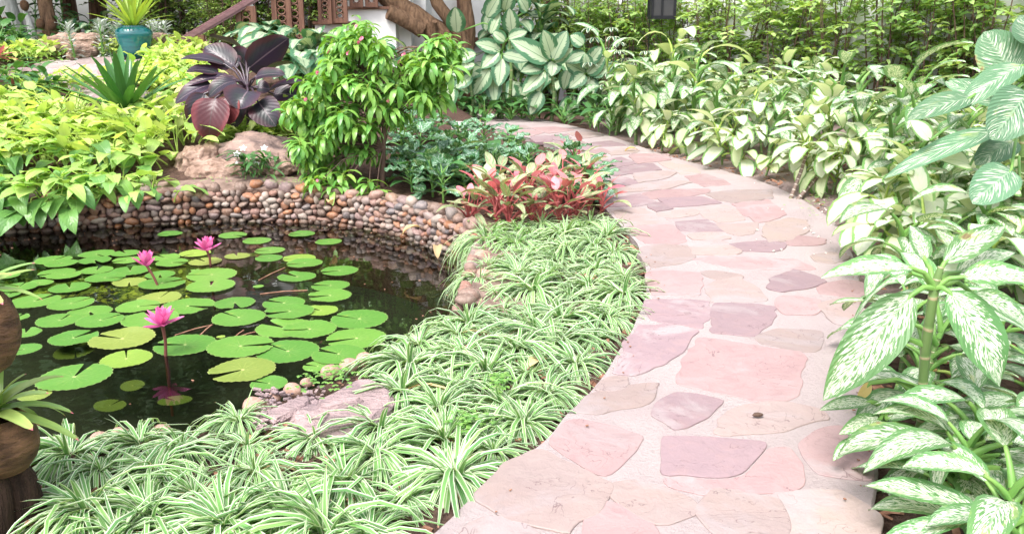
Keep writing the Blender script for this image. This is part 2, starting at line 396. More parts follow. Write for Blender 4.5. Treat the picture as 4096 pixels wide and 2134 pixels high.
# water: clear surface over a dark bed
k = NT('pond_water'); p = k.pos(); n = k.noise(p, 3.5, 3, .5); n2 = k.noise(p, 16, 2, .5)
nb = k.bump(k.m('ADD', n, k.m('MULTIPLY', n2, .12)), .10, .03)
gl = k.new('ShaderNodeBsdfGlossy'); gl.inputs['Roughness'].default_value = .015; gl.inputs[0].default_value = (.95, .97, 1, 1); k.l.new(nb, gl.inputs['Normal'])
tp = k.new('ShaderNodeBsdfTransparent'); tp.inputs[0].default_value = (.55, .60, .50, 1)
fr = k.new('ShaderNodeFresnel'); fr.inputs[0].default_value = 1.34; k.l.new(nb, fr.inputs['Normal'])
mx = k.new('ShaderNodeMixShader'); k.l.new(fr.outputs[0], mx.inputs[0]); k.l.new(tp.outputs[0], mx.inputs[1]); k.l.new(gl.outputs[0], mx.inputs[2]); k.l.new(mx.outputs[0], k.out.inputs[0]); M['water'] = k.mat
# leaves
def spider_fn(k, u, v, d, r, lat):
    g = k.mix(r, (.055, .21, .03), (.155, .385, .055)); cr = k.mix(r, (.60, .67, .48), (.52, .63, .36))
    c = k.mix(k.step(d, .58, .72), g, cr)
    c = k.mix(k.m('MULTIPLY', k.step(v, .90, .97), k.m('GREATER_THAN', k.m('FRACT', k.m('MULTIPLY', r, 5.3)), .55)), c, (.42, .26, .10))          # dry tips
    return k.mix(k.m('MULTIPLY', k.step(k.m('ABSOLUTE', k.m('SUBTRACT', d, .28)), .08, .02), .4), c, (.40, .54, .26))
M['spider'] = leafmat('spider_plant_leaf', spider_fn, .40, .35, .30, (1.2, 1.15, .7), 1, 0)
M['spiderdry'] = leafmat('withered_blade', plain((.55, .36, .14), (.60, .46, .22)), .6, .2, .3, (1.1, 1, .7), 1, 0)
M['camille'] = leafmat('cream_dieffenbachia_leaf', variegated((.12, .30, .05), (.52, .58, .39), .76, .24, 14, .05, (.50, .62, .32), (.59, .64, .49), (.19, .38, .09)), .42, .35, .3, (1.15, 1.15, .6), 12, .3)
M['lime'] = leafmat('lime_dieffenbachia_leaf', variegated((.12, .29, .04), (.46, .56, .25), .76, .24, 14, .06, (.45, .58, .28), (.62, .68, .42), (.2, .36, .07)), .42, .35, .3, (1.15, 1.15, .6), 12, .3)
M['snow'] = leafmat('feathered_dieffenbachia_leaf', variegated((.035, .14, .06), (.33, .44, .24), .54, .85, 26, .06, (.05, .15, .06), (.40, .50, .31), (.06, .19, .07)), .40, .38, .25, (1.15, 1.15, .6), 13, .45)
M['speck'] = leafmat('speckled_dieffenbachia_leaf', speckled((.055, .19, .045), (.63, .68, .53), .487, 13, 34, .86, (.26, .46, .20), .03, (.12, .30, .06)), .38, .4, .25, (1.15, 1.15, .6), 12, .35)
M['streak'] = leafmat('streaked_dieffenbachia_leaf', speckled((.07, .19, .085), (.60, .66, .50), .565, 3.5, 40, .95, (.22, .38, .20), .05, (.11, .25, .12)), .42, .4, .2, (1.15, 1.15, .6), 16, .6)
M['golden'] = leafmat('golden_vine_leaf', plain((.46, .62, .09), (.66, .75, .22), (.66, .74, .32), .05), .42, .35, .40, (1.05, 1.12, .5), 7, .25)
M['midvine'] = leafmat('lime_vine_leaf', plain((.22, .46, .045), (.44, .62, .10), (.5, .66, .22), .05), .40, .38, .36, (1.1, 1.15, .45), 7, .25)
M['greenvine'] = leafmat('green_vine_leaf', plain((.07, .25, .03), (.17, .38, .045), (.28, .48, .13), .05), .34, .45, .26, (1.2, 1.2, .4), 7, .25)
M['strap'] = leafmat('green_strap_leaf', plain((.035, .155, .022), (.065, .23, .035), (.08, .25, .05), .05), .25, .5, .2, (1.2, 1.2, .4), 1, .05)
M['limestrap'] = leafmat('lime_strap_leaf', plain((.24, .42, .02), (.42, .54, .04), (.45, .58, .08), .06), .3, .45, .36, (1.15, 1.1, .4), 1, .05)
M['brom'] = leafmat('pink_tipped_strap_leaf', plain((.11, .30, .04), (.42, .52, .09), None, .05, (.62, .07, .13)), .28, .5, .25, (1.2, 1.15, .5), 1, .05)
M['redstrap'] = leafmat('red_strap_leaf', plain((.42, .035, .04), (.60, .12, .14), (.6, .2, .2), .06), .3, .45, .25, (1.2, 1, .8), 1, .05)
M['darkred'] = leafmat('dark_red_leaf', plain((.12, .018, .014), (.28, .045, .025), None), .35, .4, .2, (1.2, 1, .8), 9, .2)
def phil_fn(k, u, v, d, r, lat):
    n = k.noise(k.xyz(u, v, k.m('MULTIPLY', r, 9)), 1.6, 2)
    c = k.mix(k.step(n, .35, .65), (.028, .015, .032), (.022, .027, .028))
    c = k.mix(k.m('MULTIPLY', k.step(k.m('ADD', d, n), .95, 1.5), .6), c, (.075, .009, .018))
    return k.mix(k.m('MULTIPLY', k.step(d, .06, .02), .6), c, (.18, .12, .14))
M['phil'] = leafmat('purple_philodendron_leaf', phil_fn, .30, .34, .06, (1.4, .7, .7), 9, .16)
M['philred'] = leafmat('crimson_philodendron_leaf', plain((.050, .007, .011), (.085, .008, .015), (.06, .045, .04), .04, None, (.15, .010, .016)), .30, .32, .10, (1.4, .6, .6), 9, .16)
M['silver'] = leafmat('silver_spotted_leaf', speckled((.030, .15, .055), (.42, .56, .45), .535, 7, 15, 1.0, (.08, .26, .07), .04, (.07, .25, .06)), .36, .45, .2, (1.2, 1.2, .5), 9, .7)
M['plaingreen'] = leafmat('plain_green_leaf', plain((.030, .13, .025), (.07, .23, .035), (.14, .32, .08), .06), .34, .45, .22, (1.2, 1.2, .4), 9, .4)
def agl_fn(k, u, v, d, r, lat):
    n = k.noise(k.xyz(u, k.m('MULTIPLY', lat, 9.0), k.m('MULTIPLY', r, 9)), 2, 3)
    c = k.mix(k.step(n, .38, .62), (.13, .25, .06), (.44, .50, .26))
    c = k.mix(k.m('MULTIPLY', k.step(d, .88, .98), .7), c, (.55, .16, .15))
    return k.mix(k.m('MULTIPLY', k.step(d, .10, .03), .85), c, (.55, .14, .15))
M['agl'] = leafmat('red_ribbed_aglaonema_leaf', agl_fn, .38, .4, .25, (1.2, 1.1, .6), 10, .3)
M['aglred'] = leafmat('scarlet_leaf', plain((.58, .07, .09), (.68, .20, .21), (.74, .40, .38), .06), .38, .4, .28, (1.2, .9, .8), 10, .3)
M['redstem'] = simple('red_stalk', (.34, .065, .07), (.44, .13, .115), 20, .45, .35, .1, .003, 3)
M['stem'] = simple('green_stalk', (.10, .24, .05), (.19, .34, .08), 12, .42, .35, .15, .004, 3)
M['palestem'] = simple('lime_stalk', (.28, .42, .07), (.40, .50, .12), 12, .45, .35, .15, .004, 3)
M['darkstem'] = simple('purple_stalk', (.03, .018, .028), (.07, .04, .055), 12, .3, .5, .15, .004, 3)
k = NT('ringed_cane'); o = k.obj(); sx = k.new('ShaderNodeSeparateXYZ'); k.l.new(k.new('ShaderNodeUVMap', uv_map='UVMap').outputs[0], sx.inputs[0])
n = k.noise(o, 14, 3); rg = k.m('FRACT', k.m('ADD', k.m('MULTIPLY', sx.outputs[1], 9.0), k.m('MULTIPLY', n, .22)))
c = k.mix(n, (.09, .17, .05), (.19, .28, .10)); c = k.mix(k.step(rg, .12, .05), c, (.36, .30, .18)); M['cane'] = k.fin(c, .35, .45, k.bump(k.step(rg, .16, .04), .5, .006))
k = NT('old_ringed_cane'); sx = k.new('ShaderNodeSeparateXYZ'); k.l.new(k.new('ShaderNodeUVMap', uv_map='UVMap').outputs[0], sx.inputs[0]); n = k.noise(k.obj(), 30, 3)
rg = k.m('FRACT', k.m('MULTIPLY', sx.outputs[1], 11.0)); M['oldcane'] = k.fin(k.mix(k.step(rg, .2, .08), k.mix(n, (.12, .085, .07), (.22, .16, .13)), (.5, .44, .38)), .6, .3, k.bump(n, .4, .004))
M['bush'] = leafmat('bush_leaf', plain((.075, .30, .02), (.30, .56, .05), (.38, .60, .10), .05), .28, .5, .32, (1.2, 1.15, .35), 1, .05)
M['hedge'] = leafmat('hedge_leaf', plain((.16, .36, .06), (.48, .64, .18)), .40, .35, .42, (1.2, 1.15, .4), 1, 0)
M['shrub'] = leafmat('dense_shrub_leaf', plain((.13, .30, .035), (.40, .56, .10)), .42, .3, .3, (1.2, 1.15, .4), 1, 0)
M['canopy'] = leafmat('tree_leaf', plain((.022, .075, .012), (.06, .15, .022)), .5, .3, .2, (1.2, 1.15, .4), 1, 0)
M['dusty'] = leafmat('silver_grey_leaf', plain((.36, .42, .36), (.56, .60, .54)), .6, .2, .2, (1, 1, .9), 1, 0)
def sch_fn(k, u, v, d, r, lat):
    n = k.noise(k.xyz(u, v, k.m('MULTIPLY', r, 9)), 2.5, 3); return k.mix(k.step(k.m('ADD', d, n), 1.05, 1.2), (.035, .12, .06), (.60, .64, .46))
M['scheff'] = leafmat('white_edged_umbrella_leaf', sch_fn, .36, .42, .2, (1.15, 1.15, .6), 1, .05)
M['yellow'] = leafmat('yellowed_leaf', plain((.58, .38, .09), (.66, .52, .22), (.6, .5, .25), .05), .5, .3, .35, (1.1, 1, .5), 9, .3)
M['clover'] = leafmat('clover_leaf', plain((.10, .30, .03), (.24, .44, .06)), .45, .3, .3, (1.2, 1.15, .4), 1, 0)
M['petal'] = leafmat('magenta_petal', lambda k, u, v, d, r, lat: k.mix(k.step(v, .1, .9), (.55, .02, .26), k.mix(r, (.80, .05, .36), (.84, .22, .50))), .45, .3, .35, (1.1, .8, 1), 5, .15)
M['pinkpetal'] = leafmat('pink_petal', plain((.72, .08, .20), (.80, .22, .34)), .5, .3, .3, (1.1, .8, 1), 1, 0)
M['whitepetal'] = leafmat('white_petal', plain((.74, .74, .72), (.8, .8, .78)), .5, .3, .3, (1, 1, 1), 1, 0)
k = NT('stamen'); M['stamen'] = k.fin((.7, .42, .04), .5, .3)
k = NT('lily_stalk'); M['lilystem'] = k.fin((.14, .045, .035), .4, .4)
def padmat(name, c1, c2, c3):
    k = NT(name); uv = k.new('ShaderNodeUVMap', uv_map='UVMap').outputs[0]; sp = k.new('ShaderNodeSeparateXYZ'); k.l.new(uv, sp.inputs[0])
    a, q = sp.outputs[0], sp.outputs[1]; r = k.rand(); n = k.noise(k.obj(), 6, 4, .6)
    c = k.mix(k.m('ADD', k.m('MULTIPLY', r, .7), k.m('MULTIPLY', k.m('SUBTRACT', n, .4), .8), clamp=True), c1, c2)
    rays = k.m('MULTIPLY', k.step(k.m('SINE', k.m('MULTIPLY', a, 6.283 * 15)), .86, 1.0), k.step(q, .62, .05))
    c = k.mix(k.m('MULTIPLY', rays, .55), c, c3); c = k.mix(k.step(q, .14, .02), c, c3); c = k.mix(k.m('MULTIPLY', k.step(q, .93, 1.0), .5), c, c3)
    n3 = k.noise(k.obj(), 34, 3, .6); c = k.mix(k.m('MULTIPLY', k.step(n3, .64, .70), .6), c, (.2, .15, .05)); c = k.mix(k.m('MULTIPLY', k.step(k.noise(k.obj(), 2.3, 3, .6), .60, .72), .4), c, (.32, .36, .07))
    return k.fin(c, .33, .42, k.bump(k.m('ADD', k.m('MULTIPLY', rays, -.5), n), .22, .01))
M['pad'] = padmat('lily_pad_green', (.066, .188, .030), (.135, .275, .046), (.40, .46, .18))
M['padolive'] = padmat('lily_pad_olive', (.15, .21, .04), (.26, .30, .07), (.48, .50, .18))
M['padyellow'] = padmat('lily_pad_yellow', (.16, .27, .04), (.24, .33, .055), (.46, .50, .18))
k = NT('water_weed'); n = k.noise(k.pos(), 9, 4, .6); M['weed'] = k.fin(k.mix(n, (.16, .20, .02), (.45, .46, .06)), .5, .3)

# ================================================================ THE SETTING
fz = lambda pts, z: [G(X, Y, z) for X, Y in pts]
WATER = -0.24
far_px = [(0, 935), (200, 922), (420, 908), (700, 893), (1000, 884), (1250, 893), (1450, 912), (1620, 950), (1770, 1005), (1870, 1062), (1915, 1115), (1900, 1165)]
near_px = [(1830, 1225), (1720, 1300), (1600, 1375), (1480, 1440), (1360, 1465), (1230, 1508), (1120, 1552), (1000, 1610), (800, 1680), (560, 1705), (380, 1735), (200, 1765), (40, 1720)]
ctrl = [Vector((-5.2, 5.3, 0))] + [Vector((p.x, p.y, 0)) for p in fz(far_px, WATER)] + [Vector((p.x, p.y, 0)) for p in fz(near_px, 0.0)] + [Vector((-2.4, 2.5, 0)), Vector((-4.2, 3.2, 0)), Vector((-5.6, 4.2, 0))]
POND = catmull(ctrl, 0.07)
POND2 = [(p.x, p.y) for p in POND]
left_px = [(1735, 2134), (1930, 1965), (2050, 1862), (2180, 1770), (2255, 1690), (2340, 1600), (2425, 1500), (2515, 1340), (2575, 1220), (2595, 1110), (2560, 990), (2480, 900), (2395, 800), (2385, 720), (2290, 620), (2130, 555), (1920, 515), (1640, 500), (1300, 490)]
right_px = [(3500, 2134), (3515, 1950), (3500, 1880), (3520, 1830), (3490, 1720), (3460, 1500), (3460, 1250), (3440, 1100), (3400, 980), (3310, 860), (3130, 755), (2930, 690), (2700, 630), (2520, 570), (2380, 525), (2230, 490), (2080, 462), (1900, 450), (1640, 446), (1300, 446)]
LE = catmull([Vector((-.62, .9, 0)), Vector((-.45, 1.35, 0))] + fz(left_px, 0), .1, False)
RE = catmull([Vector((.95, .9, 0)), Vector((.92, 1.4, 0))] + fz(right_px, 0), .1, False)
PATH2 = [(p.x, p.y) for p in LE] + [(p.x, p.y) for p in reversed(RE)]

# ground: one sheet to the horizon, dug out for the pond
xs = np.concatenate([np.linspace(-160, -12, 14), np.linspace(-11, -6.2, 9), np.arange(-6, 6.01, .09), np.linspace(6.3, 12, 9), np.linspace(16, 160, 12)])
ys = np.concatenate([np.linspace(-60, -4, 8), np.linspace(-2.5, .9, 6), np.arange(1.0, 13.5, .09), np.linspace(13.8, 20, 12), np.linspace(26, 240, 14)])
mb = MB(); nx = len(xs)
PIN = np.array(POND2)
for y in ys:
    for x in xs:
        z = terrain(x, y)
        if -6.5 < x < 1.0 and 1.5 < y < 8 and (inside(POND2, x, y) or np.min(np.hypot(PIN[:, 0] - x, PIN[:, 1] - y)) < .10): z = -.95
        elif .2 < y < 14 and inside(PATH2, x, y) : z = -.06
        mb.v.append((x, y, z))
for i in range(len(ys) - 1):
    for j in range(nx - 1):
        a = i * nx + j; mb.face((a, a + 1, a + nx + 1, a + nx), ((0, 0), (1, 0), (1, 1), (0, 1)))
ground = struct(mb.build('ground', M['soil']))
# pond bed and water
def sheet(name, poly, z, mat, parent=None, zf=None):
    v = [Vector((p[0], p[1], 0)) for p in poly]; mb = MB(); mb.v = [(p.x, p.y, zf(p.x, p.y) if zf else z) for p in v]
    for t in tessellate_polygon([v]):
        a, b, c = [v[q] for q in t]
        if (b - a).cross(c - a).z < 0: t = (t[0], t[2], t[1])
        mb.face(tuple(t), ((0, 0), (1, 0), (1, 1)))
    return mb.build(name, mat, parent, False)
def offset(poly, d):
    out = []; n = len(poly)
    for i in range(n):
        a, b = Vector(poly[i - 1]), Vector(poly[(i + 1) % n]); t = (b - a).normalized(); out.append((poly[i][0] - t.y * d, poly[i][1] + t.x * d))
    return out
sgn = 1 if sum(POND2[i - 1][0] * POND2[i][1] - POND2[i][0] * POND2[i - 1][1] for i in range(len(POND2))) < 0 else -1   # +: offset grows outward
OUT = lambda d: offset(POND2, sgn * d)
struct(sheet('pond_bed', OUT(.04), -.72, M['bed']))
water = struct(sheet('water', OUT(.03), WATER, M['water']))
# rim of earth joining the ground to the pond edge
mb = MB(); A, B_, C_ = OUT(.015), OUT(.05), OUT(.30)
n = len(A); rows = [[], [], [], []]
for i in range(n + 1):
    q = i % n
    zr = terrain(*B_[q]) + .012
    rows[0].append((A[q][0], A[q][1], -.75)); rows[1].append((A[q][0], A[q][1], zr - .015)); rows[2].append((B_[q][0], B_[q][1], zr)); rows[3].append((C_[q][0], C_[q][1], terrain(*C_[q]) - .01))
mb.grid([[Vector(p) for p in r_] for r_ in rows]); 
struct(mb.build('pond_bank', M['soil']))

# ---- flagstone path
def extrude(poly, z0, z1, cham=.006, jit=.006, seed=0, step=.05, dome=0.0, grow=0.0):
    rg = random.Random(seed); P = []
    n = len(poly)
    for i in range(n):
        a, b = Vector((poly[i][0], poly[i][1])), Vector((poly[(i + 1) % n][0], poly[(i + 1) % n][1])); L = (b - a).length
        kk = max(1, int(L / step))
        for j in range(kk):
            t = j / kk; q = a.lerp(b, t)
            nn = Vector((noise.noise(Vector((q.x * 13, q.y * 13, seed))), noise.noise(Vector((q.x * 13, q.y * 13, seed + 50))))) * jit * 2.2
            P.append(q + nn + Vector((rg.uniform(-1, 1), rg.uniform(-1, 1))) * jit * .5)
    m = len(P); Q = []                                     # round the corners a little
    for i in range(m): Q.append(P[i] * .5 + (P[i - 1] + P[(i + 1) % m]) * .25)
    P = Q; c = sum(P, Vector((0, 0))) / m; mb = MB()
    P = [p + (p - c).normalized() * grow for p in P]
    ins = [p + (c - p).normalized() * cham for p in P]
    for ring, z in ((P, z0), (P, z1 - cham * .7), (ins, z1)):
        mb.v.extend([(p.x, p.y, z + (dome * noise.noise(Vector((p.x * 4, p.y * 4, seed))) if z == z1 else 0)) for p in ring])
    ccw = sum(P[i - 1].x * P[i].y - P[i].x * P[i - 1].y for i in range(m)) > 0
    for l in range(2):
        for i in range(m):
            j = (i + 1) % m; f = (l * m + i, l * m + j, (l + 1) * m + j, (l + 1) * m + i)
            mb.face(f if ccw else f[::-1], ((0, 0), (1, 0), (1, 1), (0, 1)))
    v3 = [Vector((p.x, p.y, 0)) for p in ins]
    for t in tessellate_polygon([v3]):
        a, b, cc = [v3[q] for q in t]
        if (b - a).cross(cc - a).z < 0: t = (t[0], t[2], t[1])
        mb.face(tuple(2 * m + q for q in t), ((0, 0), (1, 0), (1, 1)))
    return mb
path = struct(extrude(PATH2, -.09, 0.0, .012, .012, 7, .06).build('path', M['mortar'], None, False))
S = 2.5127
def crop(ox, oy, pts): return [(ox + x / S, oy + y / S) for x, y in pts]
slabs = []
for ox, oy, items in (
  (2048, 534, [
   ('purple', [(845, 300), (1090, 235), (1225, 295), (985, 345)]), ('pink', [(1200, 205), (1560, 205), (1555, 260), (1270, 295)]),
   ('purple', [(920, 380), (1330, 300), (1410, 300), (1470, 360), (1290, 380), (1050, 420)]), ('tan', [(1250, 400), (1480, 375), (1640, 395), (1500, 450), (1270, 490)]),
   ('purple', [(910, 470), (1150, 440), (1240, 490), (1000, 540), (960, 510)]), ('tan', [(1040, 560), (1300, 505), (1680, 475), (1780, 490), (1500, 550), (1080, 590)]),
   ('pink', [(1755, 430), (1960, 405), (2180, 500), (1930, 525), (1850, 480)]), ('pink', [(1335, 590), (1600, 560), (1950, 555), (1950, 590), (1750, 620), (1410, 650)]),
   ('purple', [(1510, 655), (1900, 635), (2075, 690), (1600, 730)]), ('purple', [(905, 680), (1280, 605), (1410, 690), (1240, 715), (980, 725)]),
   ('purple', [(1390, 712), (1490, 692), (1590, 742), (1450, 775)]), ('tan', [(1060, 770), (1300, 750), (1400, 800), (1550, 870), (1300, 900), (1120, 870)]),
   ('tan', [(1480, 800), (1800, 755), (1870, 790), (1620, 840), (1530, 830)]), ('tan', [(1890, 750), (2150, 720), (2240, 770), (2310, 855), (2080, 880), (1960, 830)]),
   ('pink', [(2250, 705), (2573, 665), (2720, 800), (2573, 870), (2470, 880), (2340, 800)]), ('tan', [(1980, 600), (2250, 570), (2590, 560), (2580, 640), (2230, 690), (2100, 660)]),
   ('pink', [(1190, 935), (1590, 915), (1680, 1010), (1720, 1070), (1640, 1090), (1350, 1085), (1240, 985)]), ('purple', [(1680, 890), (1940, 865), (2110, 970), (1920, 985), (1720, 965)]),
   ('tan', [(2090, 910), (2460, 895), (2400, 990), (2280, 1010), (2180, 975)]), ('tan', [(1800, 1010), (2110, 993), (2160, 1040), (1850, 1058)]),
   ('tan', [(1800, 1100), (2090, 1065), (2260, 1190), (2120, 1205), (1850, 1200)]), ('tan', [(1310, 1150), (1500, 1110), (1800, 1140), (1770, 1250), (1640, 1290), (1400, 1320), (1340, 1250)]),
   ('purple', [(2240, 1110), (2560, 1080), (2720, 1105), (2690, 1150), (2573, 1170), (2340, 1165)]), ('pink', [(1840, 1255), (2200, 1220), (2573, 1250), (2820, 1260), (3000, 1350), (2700, 1350), (2300, 1330)]),
   ('purple', [(500, 150), (700, 110), (810, 160), (640, 200)]), ('pink', [(745, 178), (900, 145), (960, 182), (780, 208)]), ('tan', [(740, 218), (930, 202), (940, 268), (770, 280)]),
   ('orange', [(990, 190), (1190, 140), (1255, 170), (1190, 195), (1010, 213)]), ('purple', [(750, 100), (990, 70), (1120, 115), (800, 130)]), ('tan', [(400, 85), (660, 52), (720, 95), (470, 128)]),
   ('purple', [(400, 18), (540, 5), (570, 55), (440, 72)]), ('purple', [(210, 30), (375, 20), (390, 75), (230, 80)]), ('orange', [(1480, 290), (1640, 268), (1800, 330), (1900, 390), (1700, 400), (1600, 340)]),
   ('tan', [(580, 0), (740, -30), (900, 20), (700, 45)]), ('pink', [(0, 0), (150, -40), (330, -20), (200, 18)]), ('pink', [(200, -60), (420, -70), (600, -40), (380, -5)]),
   ('pink', [(-300, -30), (-120, -50), (-20, -20), (-120, 0)]), ('tan', [(-120, -75), (120, -80), (170, -55), (0, -45)]), ('tan', [(660, 240), (830, 215), (700, 290), (560, 270)])]),
  (3072, 534, [
   ('orange', [(0, 905), (200, 850), (380, 870), (380, 960), (270, 1010), (250, 1055), (0, 1078)]), ('pink', [(270, 1030), (550, 1060), (500, 1110), (220, 1105)]),
   ('orange', [(480, 1220), (640, 1190), (760, 1230), (640, 1290), (520, 1270)])]),
  (2048, 1068, [
   ('pink', [(1400, 55), (1560, 42), (1865, 60), (1845, 255), (1430, 250), (1420, 170)]), ('tan', [(2010, 185), (2110, 135), (2280, 100), (2390, 180), (2520, 310), (2040, 325)]),
   ('tan', [(1920, 52), (2030, 35), (2250, 70), (2290, 92), (2110, 118)]), ('purple', [(1390, 330), (1600, 325), (1920, 345), (1950, 400), (1890, 585), (1700, 550), (1450, 500), (1390, 400)]),
   ('purple', [(2065, 375), (2420, 380), (2640, 400), (2480, 610), (2420, 660), (2040, 635)]), ('purple', [(1300, 590), (1560, 592), (1850, 640), (1640, 810), (1600, 880), (1420, 985), (1270, 1045), (1040, 1045)]),
   ('pink', [(1920, 710), (2360, 785), (2903, 860), (2803, 1200), (2743, 1310), (2593, 1320), (2200, 1240), (1700, 1140), (1840, 850)]),
   ('tan', [(890, 1200), (1000, 1125), (1165, 1115), (1060, 1185), (960, 1215)]), ('tan', [(770, 1310), (1000, 1230), (1430, 1170), (1390, 1240), (1240, 1345), (1060, 1375), (900, 1440), (700, 1420)]),
   ('purple', [(1490, 1310), (1640, 1240), (1860, 1260), (2150, 1325), (2100, 1390), (1960, 1500), (1780, 1600), (1610, 1630), (1540, 1560), (1380, 1480), (1420, 1380)])]),
  (2048, 1600, [
   ('tan', [(2080, 300), (2250, 100), (2573, 30), (2973, 60), (3123, 155), (2773, 230), (2400, 285), (2200, 325)]), ('pink', [(590, 165), (700, 170), (1100, 260), (1330, 345), (1260, 500), (1100, 660), (960, 760), (850, 740), (650, 620), (355, 430), (480, 240)]),
   ('purple', [(1500, 345), (1900, 350), (2573, 405), (2553, 470), (2450, 600), (2320, 715), (2180, 762), (2000, 770), (1680, 722), (1590, 765), (1475, 735)]), ('pink', [(1475, 757), (1590, 785), (1680, 742), (2000, 790), (2190, 782), (2335, 730), (2465, 612), (2573, 470), (2800, 450), (2920, 620), (2960, 830), (2810, 920), (2300, 935), (1950, 950), (1560, 860)]),
   ('tan', [(-10, 690), (210, 510), (350, 545), (560, 690), (905, 815), (885, 930), (730, 1065), (560, 1180), (560, 1260), (300, 1215), (0, 1115), (-300, 950)]), ('tan', [(1040, 900), (1200, 830), (1450, 905), (1770, 1000), (1760, 1060), (1560, 1110), (1560, 1190), (1440, 1165), (1200, 1040)]),
   ('pink', [(960, 1075), (1180, 1140), (1280, 1190), (1370, 1342), (1390, 1420), (760, 1420), (860, 1150)]), ('tan', [(1900, 1080), (2080, 925), (2573, 1000), (2640, 1015), (2630, 1400), (2260, 1400), (2050, 1230)]),
   ('tan', [(-480, 1360), (-240, 1190), (10, 1260), (250, 1360), (100, 1460), (-300, 1450)])]),
  (3072, 1600, [
   ('pink', [(295, 415), (480, 285), (705, 225), (1000, 320), (1090, 420), (1080, 690), (1060, 800), (860, 790), (500, 735), (400, 640), (340, 530)]), ('orange', [(110, 1010), (420, 930), (740, 950), (880, 1025), (1010, 1110), (990, 1420), (90, 1420)])]),
  (3072, 1068, [
   ('purple', [(0, 180), (260, 25), (430, 90), (530, 140), (310, 200), (130, 228)]), ('pink', [(550, 185), (760, 142), (940, 150), (960, 285), (760, 268), (550, 252)]),
   ('pink', [(150, 300), (300, 305), (485, 332), (440, 450), (160, 445)]), ('tan', [(570, 385), (700, 325), (930, 310), (880, 555), (700, 545), (600, 440)]), ('tan', [(-40, 700), (120, 632), (485, 642), (475, 760), (405, 818), (0, 757)])])):
    for mt, pts in items: slabs.append((mt, crop(ox, oy, pts)))
rg = random.Random(5)
for i, (mt, pts) in enumerate(slabs):
    wp = [G(x, y, .006) for x, y in pts]; c = sum(wp, Vector()) / len(wp)
    wp = [(p.x, p.y) for p in wp]; ck = len(pts) in (11, 15) and mt != 'tan' and i > 50
    extrude(wp, -.03, .004 + .001 * (mt == 'purple') if ck else .003 + rg.uniform(0, .004), .002 if ck else .003, .003 if ck else .010, 999 if ck else i + 1, .02, 0.0, 0.0 if ck else .034).build('flagstone', M[mt], path, False)

# far stretch of path on the mound
far_path_px = [(330, 255), (620, 262), (560, 300), (520, 340), (640, 400), (760, 450), (700, 480), (420, 430), (150, 330), (60, 300), (200, 275)]
fp = [GT(x, y) for x, y in far_path_px]; FARP = [(p.x, p.y) for p in fp]
far = MB(); v3 = [Vector((p.x, p.y, 0)) for p in catmull([Vector((a, b, 0)) for a, b in FARP], .15)]
far.v = [(p.x, p.y, terrain(p.x, p.y) + .045) for p in v3]
for t in tessellate_polygon([v3]):
    a, b, c = [v3[q] for q in t]
    if (b - a).cross(c - a).z < 0: t = (t[0], t[2], t[1])
    far.face(tuple(t), ((0, 0), (1, 0), (1, 1)))
far_o = struct(far.build('path_far', M['mortar'], None, False))
rg = random.Random(9)
cx = poisson(26, .42, lambda r: (r.uniform(-6, -2), r.uniform(7.5, 11.5)), lambda p: inside(FARP, *p), rg)
for i, (x, y) in enumerate(cx):
    poly = []
    for q in range(6):
        a = q / 6 * 6.283 + rg.uniform(-.3, .3); rr = rg.uniform(.20, .27); poly.append((x + rr * math.cos(a) * 1.2, y + rr * math.sin(a)))
    mb = extrude(poly, 0, .012, .004, .008, 200 + i, .08)
    mb.v = [(a, b, c_ + terrain(a, b) + .042) for a, b, c_ in mb.v]
    mb.build('flagstone', M[rg.choice(['pink', 'purple', 'tan', 'pink'])], far_o, False)

# ================================================================ POND THINGS
rg = random.Random(21)
pebbles = [ball(2, i + 1, .34, (1, .8, .62 + .06 * (i % 4)), 1.0).mesh('stone', M['pebble']) for i in range(8)]
# polyline of the far wall (from beyond the picture's edge round to the spider plants)
i0 = min(range(len(POND)), key=lambda i: (POND[i] - ctrl[0]).length); i1 = min(range(len(POND)), key=lambda i: (POND[i] - ctrl[13]).length)
wl_ = [POND[i].copy() for i in range(i0, i1 + 1)]
cum = [0.0]
for i in range(1, len(wl_)): cum.append(cum[-1] + (wl_[i] - wl_[i - 1]).length)
def wall_at(s):
    j = max(1, min(len(cum) - 1, int(np.searchsorted(cum, s)))); t = (s - cum[j - 1]) / (cum[j] - cum[j - 1] + 1e-9)
    p = wl_[j - 1].lerp(wl_[j], t); d = (wl_[j] - wl_[j - 1]).normalized(); return p, d
wall = thing('pebble_wall', 'low curved pond wall of stacked rounded brown pebbles', 'wall', (wl_[40].x, wl_[40].y, WATER))
base = Vector(wall.location)
mb = MB(); O1, O2 = OUT(.03), OUT(.30); rows = [[], [], []]
for i in range(i0, i1 + 1):
    zt = terrain(*O1[i]) * .5
    rows[0].append(Vector((O1[i][0], O1[i][1], -.7)) - base); rows[1].append(Vector((O1[i][0], O1[i][1], zt + .015)) - base); rows[2].append(Vector((O2[i][0], O2[i][1], terrain(*O2[i]) + .012)) - base)
mb.grid(rows); mb.build('mortar_backing', simple('wall_mortar', (.15, .105, .085), (.28, .20, .165), 14, .95, .1, .8, .02, 6), wall)
stones = []; rowz = -.33; row = 0
while rowz < -.005:
    s = rg.uniform(0, .08)
    while s < cum[-1]:
        wd = rg.choice([.045, .055, .065, .08, .09, .11]) * rg.uniform(.85, 1.1); p, d = wall_at(s + wd / 2)
        if s + wd / 2 < cum[-1]:
            stones.append((p + Vector((0, 0, rowz + rg.uniform(-.012, .012) + .016 * noise.noise(Vector((s * 2.2, rowz * 6, 4))))), math.atan2(d.y, d.x), wd * .5, rg.uniform(.018, .034), rg.randrange(8)))
        s += wd * .97
    rowz += .044; row += 1
